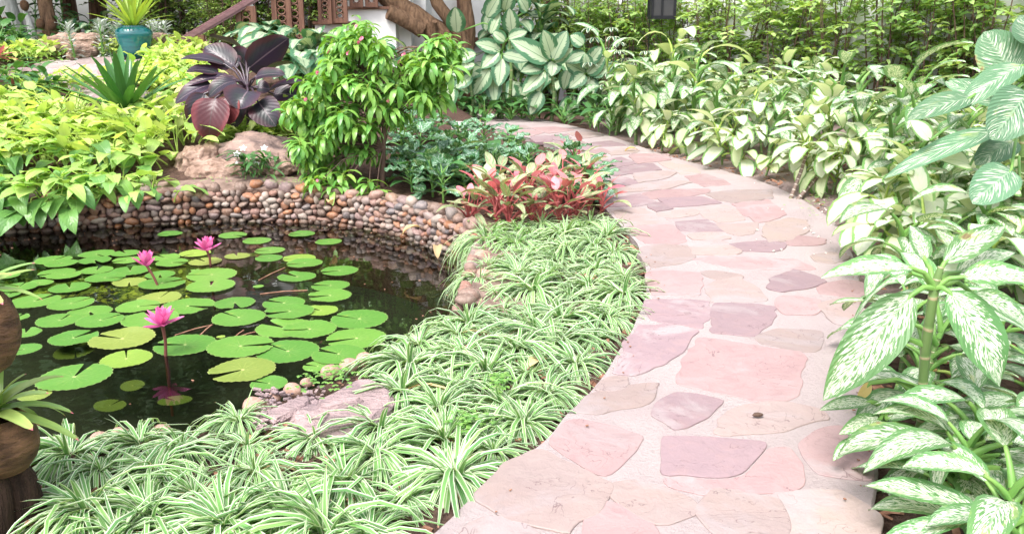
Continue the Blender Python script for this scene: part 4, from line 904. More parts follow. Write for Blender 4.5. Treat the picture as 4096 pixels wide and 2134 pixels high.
# ---- philodendron
D = 7.75
def ph(x, y, dd=0.0): return PY(700 + x / 2.918, 140 + y / 2.918, D + dd)
cen = ph(845, 660); base = GT(985, 560); base = Vector((cen.x, cen.y, terrain(cen.x, cen.y)))
k_ = D / FPX / 2.918
def pl(mat, B, T, W, d0, d1, N, sag, **kw): return (mat, ph(*B, d0), ph(*T, d1), W * k_ * .66, N, sag, dict(stalk=cen + Vector((0, 0, .02)), smat='darkstem', spr=.009, ab=(.38, .62), **kw))
hero('purple_philodendron', 'glossy dark purple philodendron growing above the dark boulder', base, [
    pl('phil', (690, 360), (350, 140), 250, .10, .18, (0, -.8, .6), .03, wave=.05), pl('phil', (580, 340), (70, 285), 150, .05, .05, (0, -.45, 1), .07, wave=.06), pl('phil', (510, 450), (130, 425), 160, -.02, -.05, (0, -.5, 1), .05, wave=.05),
    pl('phil', (640, 500), (95, 620), 150, -.05, -.15, (0, -.5, 1), .08, wave=.05), pl('phil', (420, 580), (0, 800), 210, -.15, -.25, (.2, -.6, 1), .06, wave=.05), pl('phil', (700, 540), (390, 735), 200, -.2, -.3, (0, -.7, 1), .08, wave=.05),
    pl('phil', (840, 200), (395, 20), 170, .30, .40, (0, .5, 1), .05, wave=.08), pl('phil', (860, 390), (1325, 40), 300, .10, .25, (.1, .8, .55), .03, wave=.07, fold=.1), pl('phil', (850, 400), (630, 180), 260, .16, .22, (-.1, .8, .5), .03, wave=.05),
    pl('phil', (1050, 430), (1395, 335), 140, .1, .15, (0, .3, 1), .05), pl('phil', (940, 495), (1290, 470), 170, -.1, -.1, (0, -.6, 1), .05, wave=.06), pl('phil', (1110, 640), (1530, 560), 150, 0, .05, (0, -.3, 1), .06), pl('phil', (1150, 690), (1450, 720), 190, .1, .1, (0, -.7, .6), .04),
    pl('phil', (850, 655), (740, 870), 330, -.28, -.42, (0, -1, .55), .05, wave=.05, fold=.35), pl('philred', (610, 720), (640, 1045), 230, -.34, -.42, (0, -1, .3), .05, wave=.05), pl('philred', (470, 740), (400, 1225), 320, -.40, -.50, (0, -1, .25), .08, wave=.04),
    pl('phil', (340, 690), (190, 1060), 210, -.30, -.36, (.2, -1, .3), .06, wave=.05), pl('phil', (970, 780), (1180, 1065), 270, -.32, -.42, (.1, -1, .5), .05, wave=.04), pl('phil', (960, 620), (1110, 640), 150, -.02, .0, (0, -.8, .7), .03), pl('phil', (760, 330), (690, 300), 120, .12, .14, (0, -1, .3), .02),
    pl('phil', (760, 700), (690, 1080), 190, -.05, -.1, (0, -1, .2), .03)], ([base, cen + Vector((0, 0, -.1)), cen + Vector((0, 0, .05))], [.035, .03, .02], 'darkstem'))
# ---- strap-leaved rosettes
def rosette(name, lab, loc, n, mat, L, W, tilt, seed, cat='plant', stemmat=None, a2off=(-40, -5), flat=1.0, fold=.3):
    r_ = random.Random(seed); t = thing(name, lab, cat, loc)
    for j in range(n):
        f = j / n; mb = MB(); an = tilt[0] + (tilt[1] - tilt[0]) * f + r_.uniform(-7, 7)
        leaf(mb, I4, 0, r_.uniform(*L) * (1 - .25 * f), r_.uniform(*W), 0, an, an + r_.uniform(*a2off), (.10, .42), fold, nl=8, nw=4, r=r_.random(), side=r_.uniform(-.06, .06), bias=1.3)
        put('leaf', mb.mesh('leaf', M[mat]), t, (0, 0, .01), (0, 0, j * 2.4 + r_.uniform(-.2, .2)))
    return t
p = GT(512, 520); rosette('green_bromeliad', 'large green strap leaved bromeliad rising from the golden vine', (p.x, p.y, p.z + .14), 30, 'strap', (.66, .86), (.042, .055), (14, 84), 3, a2off=(-22, 4))
# ---- golden vine
rg = random.Random(55)
WL2 = [(p.x, p.y) for p in wl_]
vine_lab = {0: ('green leaved vine trailing down over the pebble wall', 'vine trails over the pebble wall'), 1: ('lime green vine clump behind the pebble wall', 'lime vine clumps behind the wall'), 2: ('golden yellow vine clump round the strap leaved bromeliad', 'golden vine clumps round the bromeliad')}
def vine(x, y, kind, n, h, rad, z=None, leafkeys=('golden',), fac=None, joined=False):
    z = terrain(x, y) if z is None else z
    t = thing('vine_clump', vine_lab[kind][0], 'vine', (x, y, z), 0, vine_lab[kind][1])
    mb = MB(); stems = []
    for q in range(5):
        a = rg.uniform(0, 6.28); e = Vector((math.cos(a) * rad * .7, math.sin(a) * rad * .7, h * rg.uniform(.6, 1)))
        mb.tube([(0, 0, -.02), e * .5 + Vector((0, 0, .05)), e], [.006, .005, .003], 5)
    mb.build('stem', M['palestem'], t)
    for j in range(n):
        a = rg.uniform(0, 6.28); rr = rad * math.sqrt(rg.random()); zz = h * (1 - .5 * (rr / rad) ** 2) * rg.uniform(.35, 1.0) - .07
        f = zz / h
        key = leafkeys[-1] if f > .55 and rg.random() < .7 else leafkeys[rg.randrange(len(leafkeys))]
        aa = a if fac is None or rg.random() < .45 else fac + rg.uniform(-1, 1)
        put('leaf', LB[key][rg.randrange(5)], t, (math.cos(a) * rr, math.sin(a) * rr, zz), (rg.uniform(-.35, .3), rg.uniform(-.3, .3), aa - math.pi / 2), rg.uniform(.9, 1.35))
def vis_px(x, y, z): X, Y, c_ = pix((x, y, z)); return -150 < X < 4250
for i in range(15):                                     # trailing front
    s = 1.0 + i * .21; p, d = wall_at(s); nrm = Vector((-d.y, d.x, 0)) * sgn; q = p + nrm * .10
    X, Y, c_ = pix((q.x, q.y, 0))
    if -200 < X < 640: 
        vine(q.x, q.y, 0, 22, .18, .26, max(terrain(q.x, q.y), -.02) + (.04 if X < 500 else -.02), ('greenvine', 'midvine', 'midvine'), -math.pi / 2)
    if -200 < X < 330:
        vine(q.x - nrm.x * .12, q.y - nrm.y * .12, 0, 12, .2, .13, -.10, ('greenvine', 'greenvine'), -math.pi / 2)
VB = [(p.x, p.y) for p in [GT(-120, 700), GT(300, 720), GT(560, 690), GT(740, 640), GT(790, 560), GT(700, 500), GT(600, 480), GT(420, 520), GT(150, 480), GT(-120, 460)]]
gold = poisson(50, .24, lambda r: (r.uniform(-5.2, -2), r.uniform(6.2, 9.2)), lambda p: inside(VB, *p), rg)
for (x, y) in gold:
    X, Y, c_ = pix((x, y, terrain(x, y)))
    if Y > 640: vine(x, y, 1, 30, .34, .27, None, ('greenvine', 'midvine', 'midvine', 'golden'), -math.pi / 2)
    elif near([(GT(512, 520).x, GT(512, 520).y)], x, y) > .2: vine(x, y, 2, 32, .36, .28, None, ('midvine', 'golden', 'golden', 'golden'))
# back bed round the jar
vb2 = MB(); variants = []
for i in range(4):
    mb = MB(); r_ = random.Random(300 + i)
    for j in range(70):
        a = r_.uniform(0, 6.28); rr = .34 * math.sqrt(r_.random()); zz = .2 * (1 - .6 * (rr / .34) ** 2) * r_.uniform(.3, 1)
        q = Matrix.Translation((math.cos(a) * rr, math.sin(a) * rr, zz)) @ Euler((r_.uniform(-.3, .5), r_.uniform(-.4, .4), r_.uniform(0, 6.28))).to_matrix().to_4x4()
        leaf(mb, q, .05, r_.uniform(.10, .16), r_.uniform(.026, .04), 60, r_.uniform(0, 60), r_.uniform(-50, 30), (.42, .95), .3, nl=4, nw=2, r=r_.random(), m=0 if r_.random() < .75 else 2, pm=1, pr=.003)
    variants.append(mb.mesh('foliage', [M['golden'], M['palestem'], M['midvine']]))
VB2 = [(p.x, p.y) for p in [GT(260, 380), GT(330, 330), GT(560, 330), GT(640, 270), GT(480, 235), GT(400, 215), GT(480, 200), GT(700, 190), GT(780, 230), GT(800, 330), GT(760, 430), GT(620, 440), GT(430, 410)]]
b2 = poisson(60, .36, lambda r: (r.uniform(-6.2, -2), r.uniform(8, 12.5)), lambda p: inside(VB2, *p) and not inside(FARP, *p), rg)
b2 += [(p.x, p.y) for p in [GT(640, 300), GT(700, 300), GT(720, 360), GT(660, 360), GT(590, 360)]]
for (x, y) in b2:
    if math.hypot((x - PY(547, 232, 10.9).x) * 1.3, y - 10.55) < .55: continue
    t = thing('vine_clump', 'yellow vine clump in the bed round the teal jar', 'vine', (x, y, terrain(x, y)), rg.uniform(0, 6.28), 'yellow vine clumps round the teal jar', rg.uniform(.85, 1.25)); stuff(put('foliage', variants[rg.randrange(4)], t))
for X, Y in [(90, 225), (150, 210), (200, 200), (130, 245), (200, 185), (60, 260)]:
    q = GT(X, Y); t = thing('vine_clump', 'yellow vine clump under the grey palm trunks', 'vine', q, rg.uniform(0, 6.28), 'yellow vine clumps under the palms', 1.1); stuff(put('foliage', variants[rg.randrange(4)], t))
for X, Y in [(940, 575), (1000, 570), (1060, 560), (1130, 560), (1180, 540), (1090, 530), (960, 540), (1160, 500), (1210, 520), (1200, 470), (1130, 480), (1230, 450), (1060, 500), (1240, 500)]:
    q = PY(X, Y, 8.0); t = thing('vine_clump', 'lime vine clump between the philodendron and the pink flowered bush', 'vine', (q.x, q.y, min(q.z, terrain(q.x, q.y) + .1)), rg.uniform(0, 6.28), 'lime vine clumps behind the boulder', .9); stuff(put('foliage', variants[rg.randrange(4)], t))

# ---- pink-flowered bush with drooping leaf whorls
rg = random.Random(123)
whorls = []
for i in range(6):
    mb = MB()
    for j in range(15):
        a = j * 2.4 + rg.uniform(-.2, .2); q = Matrix.Rotation(a, 4, 'Z') @ Matrix.Translation((0, .005, .03 - .004 * j))
        an = rg.uniform(10, 50) - j * 3.2
        leaf(mb, q, .012, rg.uniform(.105, .15), rg.uniform(.018, .024), an + 20, an, an - rg.uniform(60, 110), (.6, .75), .25, nl=5, nw=2, r=(.55 + .45 * rg.random() if j < 6 else rg.random() * .6), pr=.0015)
    mb.tube([(0, 0, -.06), (0, 0, .03)], .003, 5, m=1); whorls.append(mb.mesh('leaf_cluster', [M['bush'], M['palestem']]))
bb = G(1530, 745, 0); tb = thing('flowering_bush', 'bright green bush with drooping leaf whorls and pink flowers', 'bush', (bb.x, bb.y, terrain(bb.x, bb.y)))
tl = Vector(tb.location)
trunk = [Vector((0, 0, -.03)), Vector((.02, 0, .3)), PY(1540, 500, bb.y) - tl, PY(1500, 400, bb.y + .05) - tl, PY(1450, 280, bb.y + .05) - tl]
mb = MB(); mb.tube(trunk, [.022, .018, .015, .012, .008], 8); mb.build('trunk', M['twig'], tb)
spots = []
for cx_, cy_, rx, ry, n in ((1460, 150, 90, 60, 9), (1420, 240, 150, 90, 20), (1330, 240, 80, 80, 7), (1740, 250, 90, 110, 15), (1640, 300, 80, 60, 7), (1790, 200, 50, 50, 4), (1290, 340, 80, 60, 8), (1500, 380, 150, 70, 12), (1700, 370, 90, 50, 7), (1240, 440, 110, 60, 9), (1400, 470, 120, 60, 11), (1560, 440, 70, 60, 6), (1250, 560, 80, 70, 9), (1340, 570, 100, 70, 10), (1480, 560, 90, 60, 8), (1260, 660, 70, 60, 7), (1350, 690, 70, 60, 6), (1190, 600, 20, 40, 2)):
    for i in range(n):
        a = rg.uniform(0, 6.28); q = math.sqrt(rg.random()); spots.append((cx_ + rx * q * math.cos(a), cy_ + ry * q * math.sin(a), rg.uniform(-.32, .3)))
spots += [(1475, 740, -.28), (1500, 790, -.34), (1335, 760, -.3), (1255, 730, -.3), (1180, 420, -.1), (1195, 395, 0), (1770, 390, -.1), (1300, 290, .1), (1440, 130, 0), (1735, 190, 0)]
for i, (X, Y, dy) in enumerate(spots):
    q = PY(X, Y, bb.y + dy) - tl; j = min(range(1, len(trunk)), key=lambda t: (trunk[t] - q).length + max(0, trunk[t].z - q.z + .15) * 3)
    A_ = trunk[j]; mb = MB(); mid = A_.lerp(q, .55) + Vector((rg.uniform(-.04, .04), rg.uniform(-.04, .04), .06)); mb.tube([A_, mid, q + Vector((0, 0, -.04))], [.006, .004, .0025], 5); mb.build('branch', M['twig'], tb)
    put('leaf_cluster', whorls[rg.randrange(6)], tb, q, (rg.uniform(-.35, .35), rg.uniform(-.35, .35), rg.uniform(0, 6.28)), rg.uniform(.85, 1.15))
mbf = MB()
for j in range(5): leaf(mbf, Matrix.Rotation(j * 1.2566, 4, 'Z'), 0, .026, .013, 0, 30, 5, (.5, .5), .1, nl=3, nw=2, r=j / 5)
flw = mbf.mesh('flower', M['pinkpetal'])
for X, Y in [(1443, 158), (1312, 212), (1612, 220), (1265, 295), (1390, 215), (1220, 400), (1266, 727), (1430, 175), (1595, 250), (1425, 105), (1550, 407)]:
    q = PY(X, Y, bb.y - .36) - tl
    for d in ((0, 0, 0), (.008, 0, .010)): put('flower', flw, tb, q + Vector(d), (1.1 + rg.uniform(-.4, .4), rg.uniform(-.4, .4), rg.uniform(0, 6)), .55)
    mb = MB(); mb.tube([q, q + Vector((0, .12, -.05)), q + Vector((.01, .36, -.08))], .002, 4); mb.build('flower_stalk', M['palestem'], tb)
# ---- small white-flowered plant on the rim
def whiteflower(X, Y, y, lab, n=26, s=1.0):
    p = PY(X, Y, y); t = thing('white_flower_plant', lab, 'plant', (p.x, p.y, terrain(p.x, p.y)), 0, None, s); r_ = random.Random(int(X))
    for j in range(n):
        mb = MB(); leaf(mb, I4, .02, r_.uniform(.10, .16), r_.uniform(.010, .015), 70, r_.uniform(25, 80), r_.uniform(-60, -5), (.6, .7), .3, wave=.12, nl=6, nw=2, r=r_.random(), pr=.002)
        put('leaf', mb.mesh('leaf', [M['plaingreen'], M['stem']]), t, (r_.uniform(-.08, .08), r_.uniform(-.06, .06), r_.uniform(0, .1)), (0, 0, r_.uniform(0, 6.28)))
    for j in range(3):
        mb = MB()
        for i in range(5): leaf(mb, Matrix.Rotation(i * 1.2566, 4, 'Z'), 0, .02, .006, 0, 25, 0, (.5, .5), .1, nl=2, nw=2)
        q = Vector((r_.uniform(-.1, .1), -.06, r_.uniform(.1, .18))); put('flower', mb.mesh('flower', M['whitepetal']), t, q, (.9, 0, 0))
whiteflower(1040, 715, 6.78, 'narrow leaved plant with white star flowers on the wall top', 34, 1.6)
whiteflower(1000, 720, 6.8, 'smaller narrow leaved plant leaning on the tan boulder', 14, .9)

# ---- right-hand bed: dieffenbachias between path and hedge
rg = random.Random(2024)
RE2 = [(p.x, p.y) for p in RE]
def bed_ok(p):
    x, y = p
    if inside(PATH2, x, y) or x + y > (14.6 if y > 9 else 13.4): return False
    X, Y, zc = pix((x, y, 0)); d = near(RE2, x, y)
    if d < .06 or X > 4180 or (X > 3250 and Y < 625): return False
    if 3200 < X < 3450 and 780 < Y < 960 and d < .22: return False     # bare earth beside the path
    j = min(range(len(RE2)), key=lambda i: (RE2[i][0] - x) ** 2 + (RE2[i][1] - y) ** 2)
    return (x > RE2[j][0] or y > RE2[j][1] + .05) and Y > 395 and not (X < 2450)
bed = poisson(175, lambda p: .23 if p[1] < 3.2 else (.27 if p[1] < 6 else .315), lambda r: (r.uniform(.8, 5.2), r.uniform(1.7, 13.5)), bed_ok, rg)
for (x, y) in bed:
    X, Y, zc = pix((x, y, 0)); d = near(RE2, x, y)
    if Y > 1050:
        if d > .12: leafy('speckled_dieffenbachia', 'low speckled white and green dieffenbachia at the foot of the big one', 'low speckled dieffenbachias', x, y, rg.uniform(.10, .24), 9, ['speck'], rg, lean=.05, stem='cane', sr=.010, scale=rg.uniform(.8, 1.05), spread=.7, yel=.05)
    elif X < 2800 and Y < 640 and rg.random() < .75:
        leafy('speckled_dieffenbachia', 'mid green speckled dieffenbachia below the umbrella plant', 'speckled dieffenbachias by the far bend', x, y, rg.uniform(.25, .55), 11, ['speck', 'speck', 'lime'], rg, lean=.08, stem='cane', sr=.012, scale=rg.uniform(1.5, 1.8), spread=.6, bias=-math.pi / 2)
    elif rg.random() < .36 and d > .25:
        tl_ = ('speckled dieffenbachia in the front rank of the cream leaved bed', 'speckled dieffenbachias in the front rank') if d < .6 else ('tall speckled dieffenbachia standing among the cream leaved plants before the hedge', 'tall speckled dieffenbachias before the hedge')
        leafy('speckled_dieffenbachia', *tl_, x, y, rg.uniform(.32, .5), 11, ['speck'], rg, lean=.08, stem='cane', sr=.012, scale=rg.uniform(1.4, 1.7), spread=.6, bias=-math.pi / 2)
    else:
        hh = rg.uniform(.12, .26) + min(.40 if X < 3300 else .22, d * .28)
        cl = ('cream leaved dieffenbachia leaning out over the edge of the paving', 'cream dieffenbachias along the paving') if d < .3 else (('cream and lime dieffenbachia in the middle of the bed below the hedge', 'cream dieffenbachias mid bed') if d < .8 else ('cream and lime dieffenbachia standing right under the hedge stems', 'cream dieffenbachias under the hedge'))
        leafy('cream_dieffenbachia', *cl, x, y, hh, 9, ['camille', 'camille', 'lime'], rg, lean=.10, stem='cane', sr=.009, scale=rg.uniform(1.0, 1.3), spread=.7, yel=.012, bias=-math.pi / 2 - .3)
for i, (X, Y) in enumerate([(3560, 1000), (3650, 930), (3750, 980), (3850, 1050), (3950, 980), (3600, 860), (3720, 850), (3850, 860), (3980, 880), (4060, 1000), (3540, 930), (3950, 1120), (4060, 1150), (3700, 1080), (3840, 1180), (3580, 1090), (3980, 1250), (3640, 1180)]):
    p = G(X, Y, 0)
    if i % 3 == 2: leafy('speckled_dieffenbachia', 'speckled dieffenbachia mixed into the cream leaved drift behind the big one', 'speckled dieffenbachias in the cream drift', p.x, p.y, rg.uniform(.2, .34), 11, ['speck'], rg, lean=.06, stem='cane', sr=.009, scale=1.15, spread=.7, bias=-math.pi / 2 - .4)
    else: leafy('cream_dieffenbachia', 'pale cream dieffenbachia crowding round the streaked giant leaves', 'cream dieffenbachias round the streaked one', p.x, p.y, rg.uniform(.16, .36), 9, ['camille', 'lime'], rg, lean=.06, stem='cane', sr=.009, scale=rg.uniform(.95, 1.15), spread=.7, bias=-math.pi / 2 - .4)
# two leaning bare canes at the edge of the earth patch
for i, (a, b_) in enumerate((((3160, 793), (3235, 590)), ((3185, 795), (3350, 620)))):
    A_ = G(*a, 0); B2 = PY(b_[0], b_[1], A_.y + .12); t = thing('bare_cane', ['upright bare ringed cane rising from the earth patch', 'slanting bare ringed cane beside the upright one'][i], 'plant', A_)
    mb = MB(); mb.tube([(0, 0, -.02), (B2 - A_) * .5 + Vector((.01, 0, .01)), B2 - A_], [.016, .014, .011], 8); mb.build('stem', M['oldcane'], t)
    for j in range(7): put('leaf', LB['camille'][j % 6], t, (B2 - A_) * (.8 + .03 * j), (rg.uniform(-.5, .2), rg.uniform(-.2, .2), j * 2.4), 1.0)
# streaked big-leaved dieffenbachia at the edge
D2 = 4.5
q_ = lambda X, Y, d=0.0: PY(X, Y, D2 + d)
b3 = Vector((q_(4130, 900).x, D2 + .15, 0)); b3.z = terrain(b3.x, b3.y); top3 = q_(4100, 330, .1)
w_ = lambda px: px * D2 / FPX * .5
hero('streaked_dieffenbachia', 'tall dieffenbachia with huge blue green white streaked leaves', b3, [
    ('streak', q_(4052, 300, .05), q_(3935, 128, .15), w_(190), (-.2, -1, .2), .02, dict(stalk=top3, ab=(.42, .6), fold=.1)), ('streak', q_(4090, 262, -.1), q_(3838, 440, -.2), w_(120), (-.3, -.7, 1), .06, dict(stalk=top3, ab=(.5, .7))),
    ('streak', q_(3880, 392, -.2), q_(3630, 480, -.25), w_(110), (0, -.7, 1), .04, dict(stalk=top3, ab=(.5, .7))), ('streak', q_(4110, 370, -.35), q_(3965, 560, -.5), w_(180), (-.2, -1, .5), .04, dict(stalk=top3, ab=(.42, .6))),
    ('streak', q_(3990, 520, -.25), q_(3535, 715, -.45), w_(95), (0, -.6, 1), .06, dict(stalk=top3, ab=(.5, .8))), ('streak', q_(4045, 680, -.5), q_(3890, 815, -.6), w_(150), (-.2, -.9, .8), .03, dict(stalk=top3 + Vector((0, 0, -.25)), ab=(.42, .6))),
    ('streak', q_(3960, 330, .3), q_(3930, 300, .35), w_(140), (0, -1, .4), .02, dict(stalk=top3)), ('streak', q_(4140, 180, 0), q_(4080, 60, .1), w_(160), (0, -1, .3), .02, dict(stalk=top3)), ('camille', q_(3720, 560, -.4), q_(3640, 480, -.35), w_(70), (0, -1, .5), .02, dict(stalk=top3 + Vector((-.2, 0, -.3)))),
    ('streak', q_(4000, 420, .1), q_(3780, 330, .3), w_(130), (0, -.8, .7), .03, dict(stalk=top3, ab=(.45, .65))), ('streak', q_(4060, 560, -.2), q_(3900, 660, -.3), w_(120), (-.1, -.8, .8), .03, dict(stalk=top3, ab=(.45, .65))), ('lime', q_(4080, 760, -.4), q_(3960, 720, -.45), w_(110), (0, -.8, .8), .02, dict(stalk=top3 + Vector((0, 0, -.4)))),
    ('lime', q_(3880, 660, -.3), q_(3760, 640, -.3), w_(140), (0, -.6, 1), .03, dict(stalk=top3 + Vector((-.1, 0, -.3))))], ([b3, (b3 + top3) / 2 + Vector((.03, 0, 0)), top3], [.03, .027, .02], 'cane'))
# the big speckled dieffenbachia in front
D3 = 2.22
q_ = lambda X, Y, d=0.0: PY(X, Y, D3 + d)
w_ = lambda px: px * D3 / FPX * .5
b4 = q_(3640, 1900, .1); b4 = Vector((b4.x, b4.y, terrain(b4.x, b4.y)))
s1, s2, s3 = q_(3690, 1560, .05), q_(3703, 1380, .03), q_(3738, 1150, 0)
def hl(mat, B, T, W, N, sag, d0=0.0, d1=0.0, at=None, **kw): return (mat, q_(*B, d0), q_(*T, d1), w_(W), N, sag, dict(stalk=at if at is not None else s3, spr=.0065, nl=14, nw=8, **kw))
hero('speckled_dieffenbachia', 'big foreground dieffenbachia with broad white speckled leaves overhanging the path', b4, [
    hl('speck', (3648, 1072), (3285, 1112), 140, (0, -.30, 1), .035, -.02, -.06, wave=.06), hl('speck', (3650, 1092), (3405, 1300), 120, (-.3, .3, 1), .05, .05, .05, wave=.05), hl('speck', (3645, 1180), (3292, 1600), 215, (-.35, -1, .5), .045, -.03, -.10, wave=.05, fold=.12),
    hl('speck', (3798, 1168), (4000, 1545), 235, (.25, -1, .5), .05, -.04, -.12, wave=.05, fold=.12), hl('speck', (3850, 1108), (4160, 1130), 170, (0, -.4, 1), .03, -.02, -.08, wave=.05), hl('speck', (3778, 1050), (4020, 905), 120, (.1, -.65, 1), .03, .0, .12, wave=.06), hl('speck', (3700, 1040), (3640, 900), 90, (0, -1, .4), .02, .08, .18),
    hl('speck', (3830, 1090), (4060, 1010), 110, (.1, -.4, 1), .03, .08, .16), hl('speck', (3520, 1360), (3340, 1590), 90, (-.3, -.6, .6), .02, .05, .0, at=s2), hl('yellow', (3480, 1530), (3425, 1600), 50, (0, -1, .3), .01, .06, .04, at=s1),
    hl('speck', (3900, 1180), (4130, 1330), 150, (.2, -.7, 1), .04, .10, .10, at=s3)], ([b4, b4.lerp(s1, .5) + Vector((.01, 0, 0)), s1, s2, s3, s3 + Vector((.01, 0, .06))], [.013, .013, .013, .014, .013, .008], 'cane'))
b5 = q_(3560, 1860, .06); b5 = Vector((b5.x, b5.y, terrain(b5.x, b5.y))); t5 = q_(3530, 1650, .04)
hero('speckled_dieffenbachia', 'young dieffenbachia shoot leaning over the red slab beside the bark', b5, [
    hl('speck', (3482, 1606), (3278, 1640), 82, (0, -.4, 1), .02, 0, -.05, at=t5), hl('speck', (3522, 1675), (3356, 1735), 88, (-.1, -.7, 1), .025, -.02, -.06, at=t5), hl('speck', (3425, 1755), (3332, 1842), 62, (-.5, -.5, .8), .02, -.04, -.08, at=t5 + Vector((0, 0, -.06))), hl('speck', (3548, 1675), (3715, 1640), 72, (0, -.6, 1), .03, -.02, -.04, at=t5),
    hl('yellow', (3505, 1745), (3530, 1840), 34, (-.2, -1, .2), .015, -.04, -.05, at=t5 + Vector((0, 0, -.05))), hl('speck', (3590, 1700), (3608, 1755), 60, (0, -1, .5), .01, -.05, -.06, at=t5)], ([b5, (b5 + t5) / 2, t5], [.009, .008, .006], 'stem'))
b6 = q_(3680, 2060, -.08); b6 = Vector((b6.x, b6.y, terrain(b6.x, b6.y))); t6 = q_(3760, 1880, -.02)
hero('speckled_dieffenbachia', 'low dieffenbachia with long lying leaves and one orange yellow leaf', b6, [
    hl('speck', (3608, 1762), (3652, 1880), 78, (0, -1, .5), .02, -.02, -.06, at=t6), hl('speck', (3665, 1905), (3790, 1900), 70, (0, -.7, 1), .02, -.05, -.06, at=t6), hl('speck', (3600, 1895), (3498, 1970), 52, (-.2, -.7, 1), .03, -.05, -.10, at=t6), hl('speck', (3924, 1678), (3660, 1722), 110, (0, -.6, 1), .03, -.02, -.04, at=t6),
    hl('speck', (4080, 1800), (3732, 1730), 130, (0, -.65, 1), .04, -.04, -.05, at=t6), hl('speck', (4020, 1850), (3840, 1760), 110, (0, -.8, .8), .02, -.02, .0, at=t6), hl('speck', (4130, 1905), (3806, 1918), 125, (0, -.7, 1), .03, -.08, -.10, at=t6), hl('speck', (3800, 1945), (3850, 2120), 115, (0, -1, .5), .02, -.08, -.14, at=t6), hl('yellow', (3800, 1920), (3740, 2090), 55, (-.5, -.8, .4), .02, -.09, -.13, at=t6),
    hl('yellow', (3998, 2062), (3780, 2150), 100, (0, -.7, 1), .03, -.16, -.2, at=t6), hl('speck', (4000, 2000), (4110, 2140), 130, (.1, -.9, .6), .03, -.1, -.16, at=t6), hl('speck', (3880, 1990), (4010, 2050), 110, (.1, -.9, .6), .02, -.06, -.1, at=t6), hl('speck', (4060, 1600), (3790, 1630), 90, (0, -.7, 1), .03, .06, .04, at=t6 + Vector((0, 0, .08))),
    hl('lime', (3650, 2070), (3565, 2090), 50, (0, -.7, 1), .015, -.12, -.14, at=b6 + Vector((0, 0, .05))), hl('lime', (3665, 2060), (3715, 2060), 40, (0, -.7, 1), .01, -.12, -.13, at=b6 + Vector((0, 0, .05)))], ([q_(3700, 2110, -.1), b6 + Vector((0, 0, .012)), q_(3610, 1940, -.06), q_(3590, 1900, -.04)], [.017, .018, .018, .016], 'cane'))
b7 = q_(3800, 1500, .35); b7 = Vector((b7.x, b7.y, terrain(b7.x, b7.y)))
for i in range(7):
    leafy('speckled_dieffenbachia', 'dark speckled dieffenbachia filling behind the big one', 'dark speckled dieffenbachias', 1.12 + .055 * i + rg.uniform(-.03, .03), 1.72 + .21 * i, rg.uniform(.16, .34), 11, ['speck'], rg, lean=.05, stem='cane', sr=.011, scale=.95, spread=.7)

# ---- large feather-patterned dieffenbachias beyond the bend
rg = random.Random(404)
SNC = {'feathered dieffenbachia with upright leaves fanned at the middle of the bend': (2205, 265, 11.9, [(665, 360, 515, 265, 110), (660, 340, 450, 225, 120), (685, 330, 632, 168, 105), (690, 335, 768, 172, 105), (690, 345, 680, 428, 95), (640, 398, 515, 522, 90), (645, 400, 598, 532, 68), (620, 515, 560, 645, 90), (630, 370, 508, 402, 85), (700, 350, 800, 270, 80)]),
 'feathered dieffenbachia with hanging leaves beside the umbrella plant': (2345, 300, 12.1, [(870, 408, 757, 348, 105), (880, 412, 980, 318, 95), (865, 415, 778, 495, 85), (775, 395, 748, 505, 85), (890, 428, 905, 545, 92), (872, 300, 753, 352, 75), (860, 250, 785, 198, 85), (880, 385, 868, 300, 75), (800, 535, 775, 682, 80), (790, 540, 716, 632, 50), (905, 420, 1030, 368, 75), (890, 350, 960, 260, 80)]),
 'feathered dieffenbachia with long drooping leaves next to the leaning tree': (2005, 215, 12.2, [(395, 280, 252, 240, 85), (385, 290, 287, 385, 85), (400, 328, 383, 485, 100), (330, 388, 245, 535, 112), (350, 438, 362, 578, 92), (410, 305, 552, 342, 80), (250, 555, 232, 655, 60), (440, 215, 545, 178, 70), (285, 378, 196, 440, 85), (420, 230, 350, 180, 70)]),
 'feathered dieffenbachia with low leaves behind the flowering bush': (1880, 330, 12.0, [(255, 300, 122, 342, 85), (120, 315, 85, 405, 70), (105, 435, 120, 615, 85), (250, 362, 146, 382, 60), (230, 420, 140, 500, 80), (190, 300, 90, 260, 70)]),
 'feathered dieffenbachia with top leaves reaching past the tree limbs': (2035, 120, 12.6, [(460, 190, 445, 45, 95), (320, 95, 390, -25, 95), (545, 62, 495, -20, 85), (340, 190, 392, 75, 65), (150, 182, 140, 38, 105), (420, 60, 450, -60, 90)])}
for lab_, (cx_, cy_, yy, ls) in SNC.items():
    base_ = PY(cx_, 470, yy); base_.z = -.03; top_ = PY(cx_, cy_, yy + .05); wpx = yy / FPX / 1.4 * .62
    o = hero('feathered_dieffenbachia', lab_, base_, [('snow', PY(1720 + a / 1.4, b / 1.4, yy - .05 - .03 * (i % 4)), PY(1720 + c_ / 1.4, d_ / 1.4, yy - .12 - .05 * (i % 3)), w0 * wpx * .84, (.15 * ((i % 3) - 1), -1, .45), .03, dict(stalk=top_, spr=.010, ab=(.52, .78), wave=.06, nl=12, nw=8)) for i, (a, b, c_, d_, w0) in enumerate(ls)], ([base_, (base_ + top_) / 2 + Vector((.04, 0, 0)), top_], [.028, .025, .018], 'cane'))
    o['group'] = 'feathered dieffenbachias'
SN = [(1870, 470, .7, .6), (2060, 470, .8, .7), (2230, 480, .8, .7), (2380, 484, .7, .6), (1790, 470, .5, .4), (2010, 468, 1.1, .9), (2190, 470, 1.2, .9), (2320, 478, 1.2, .8)]
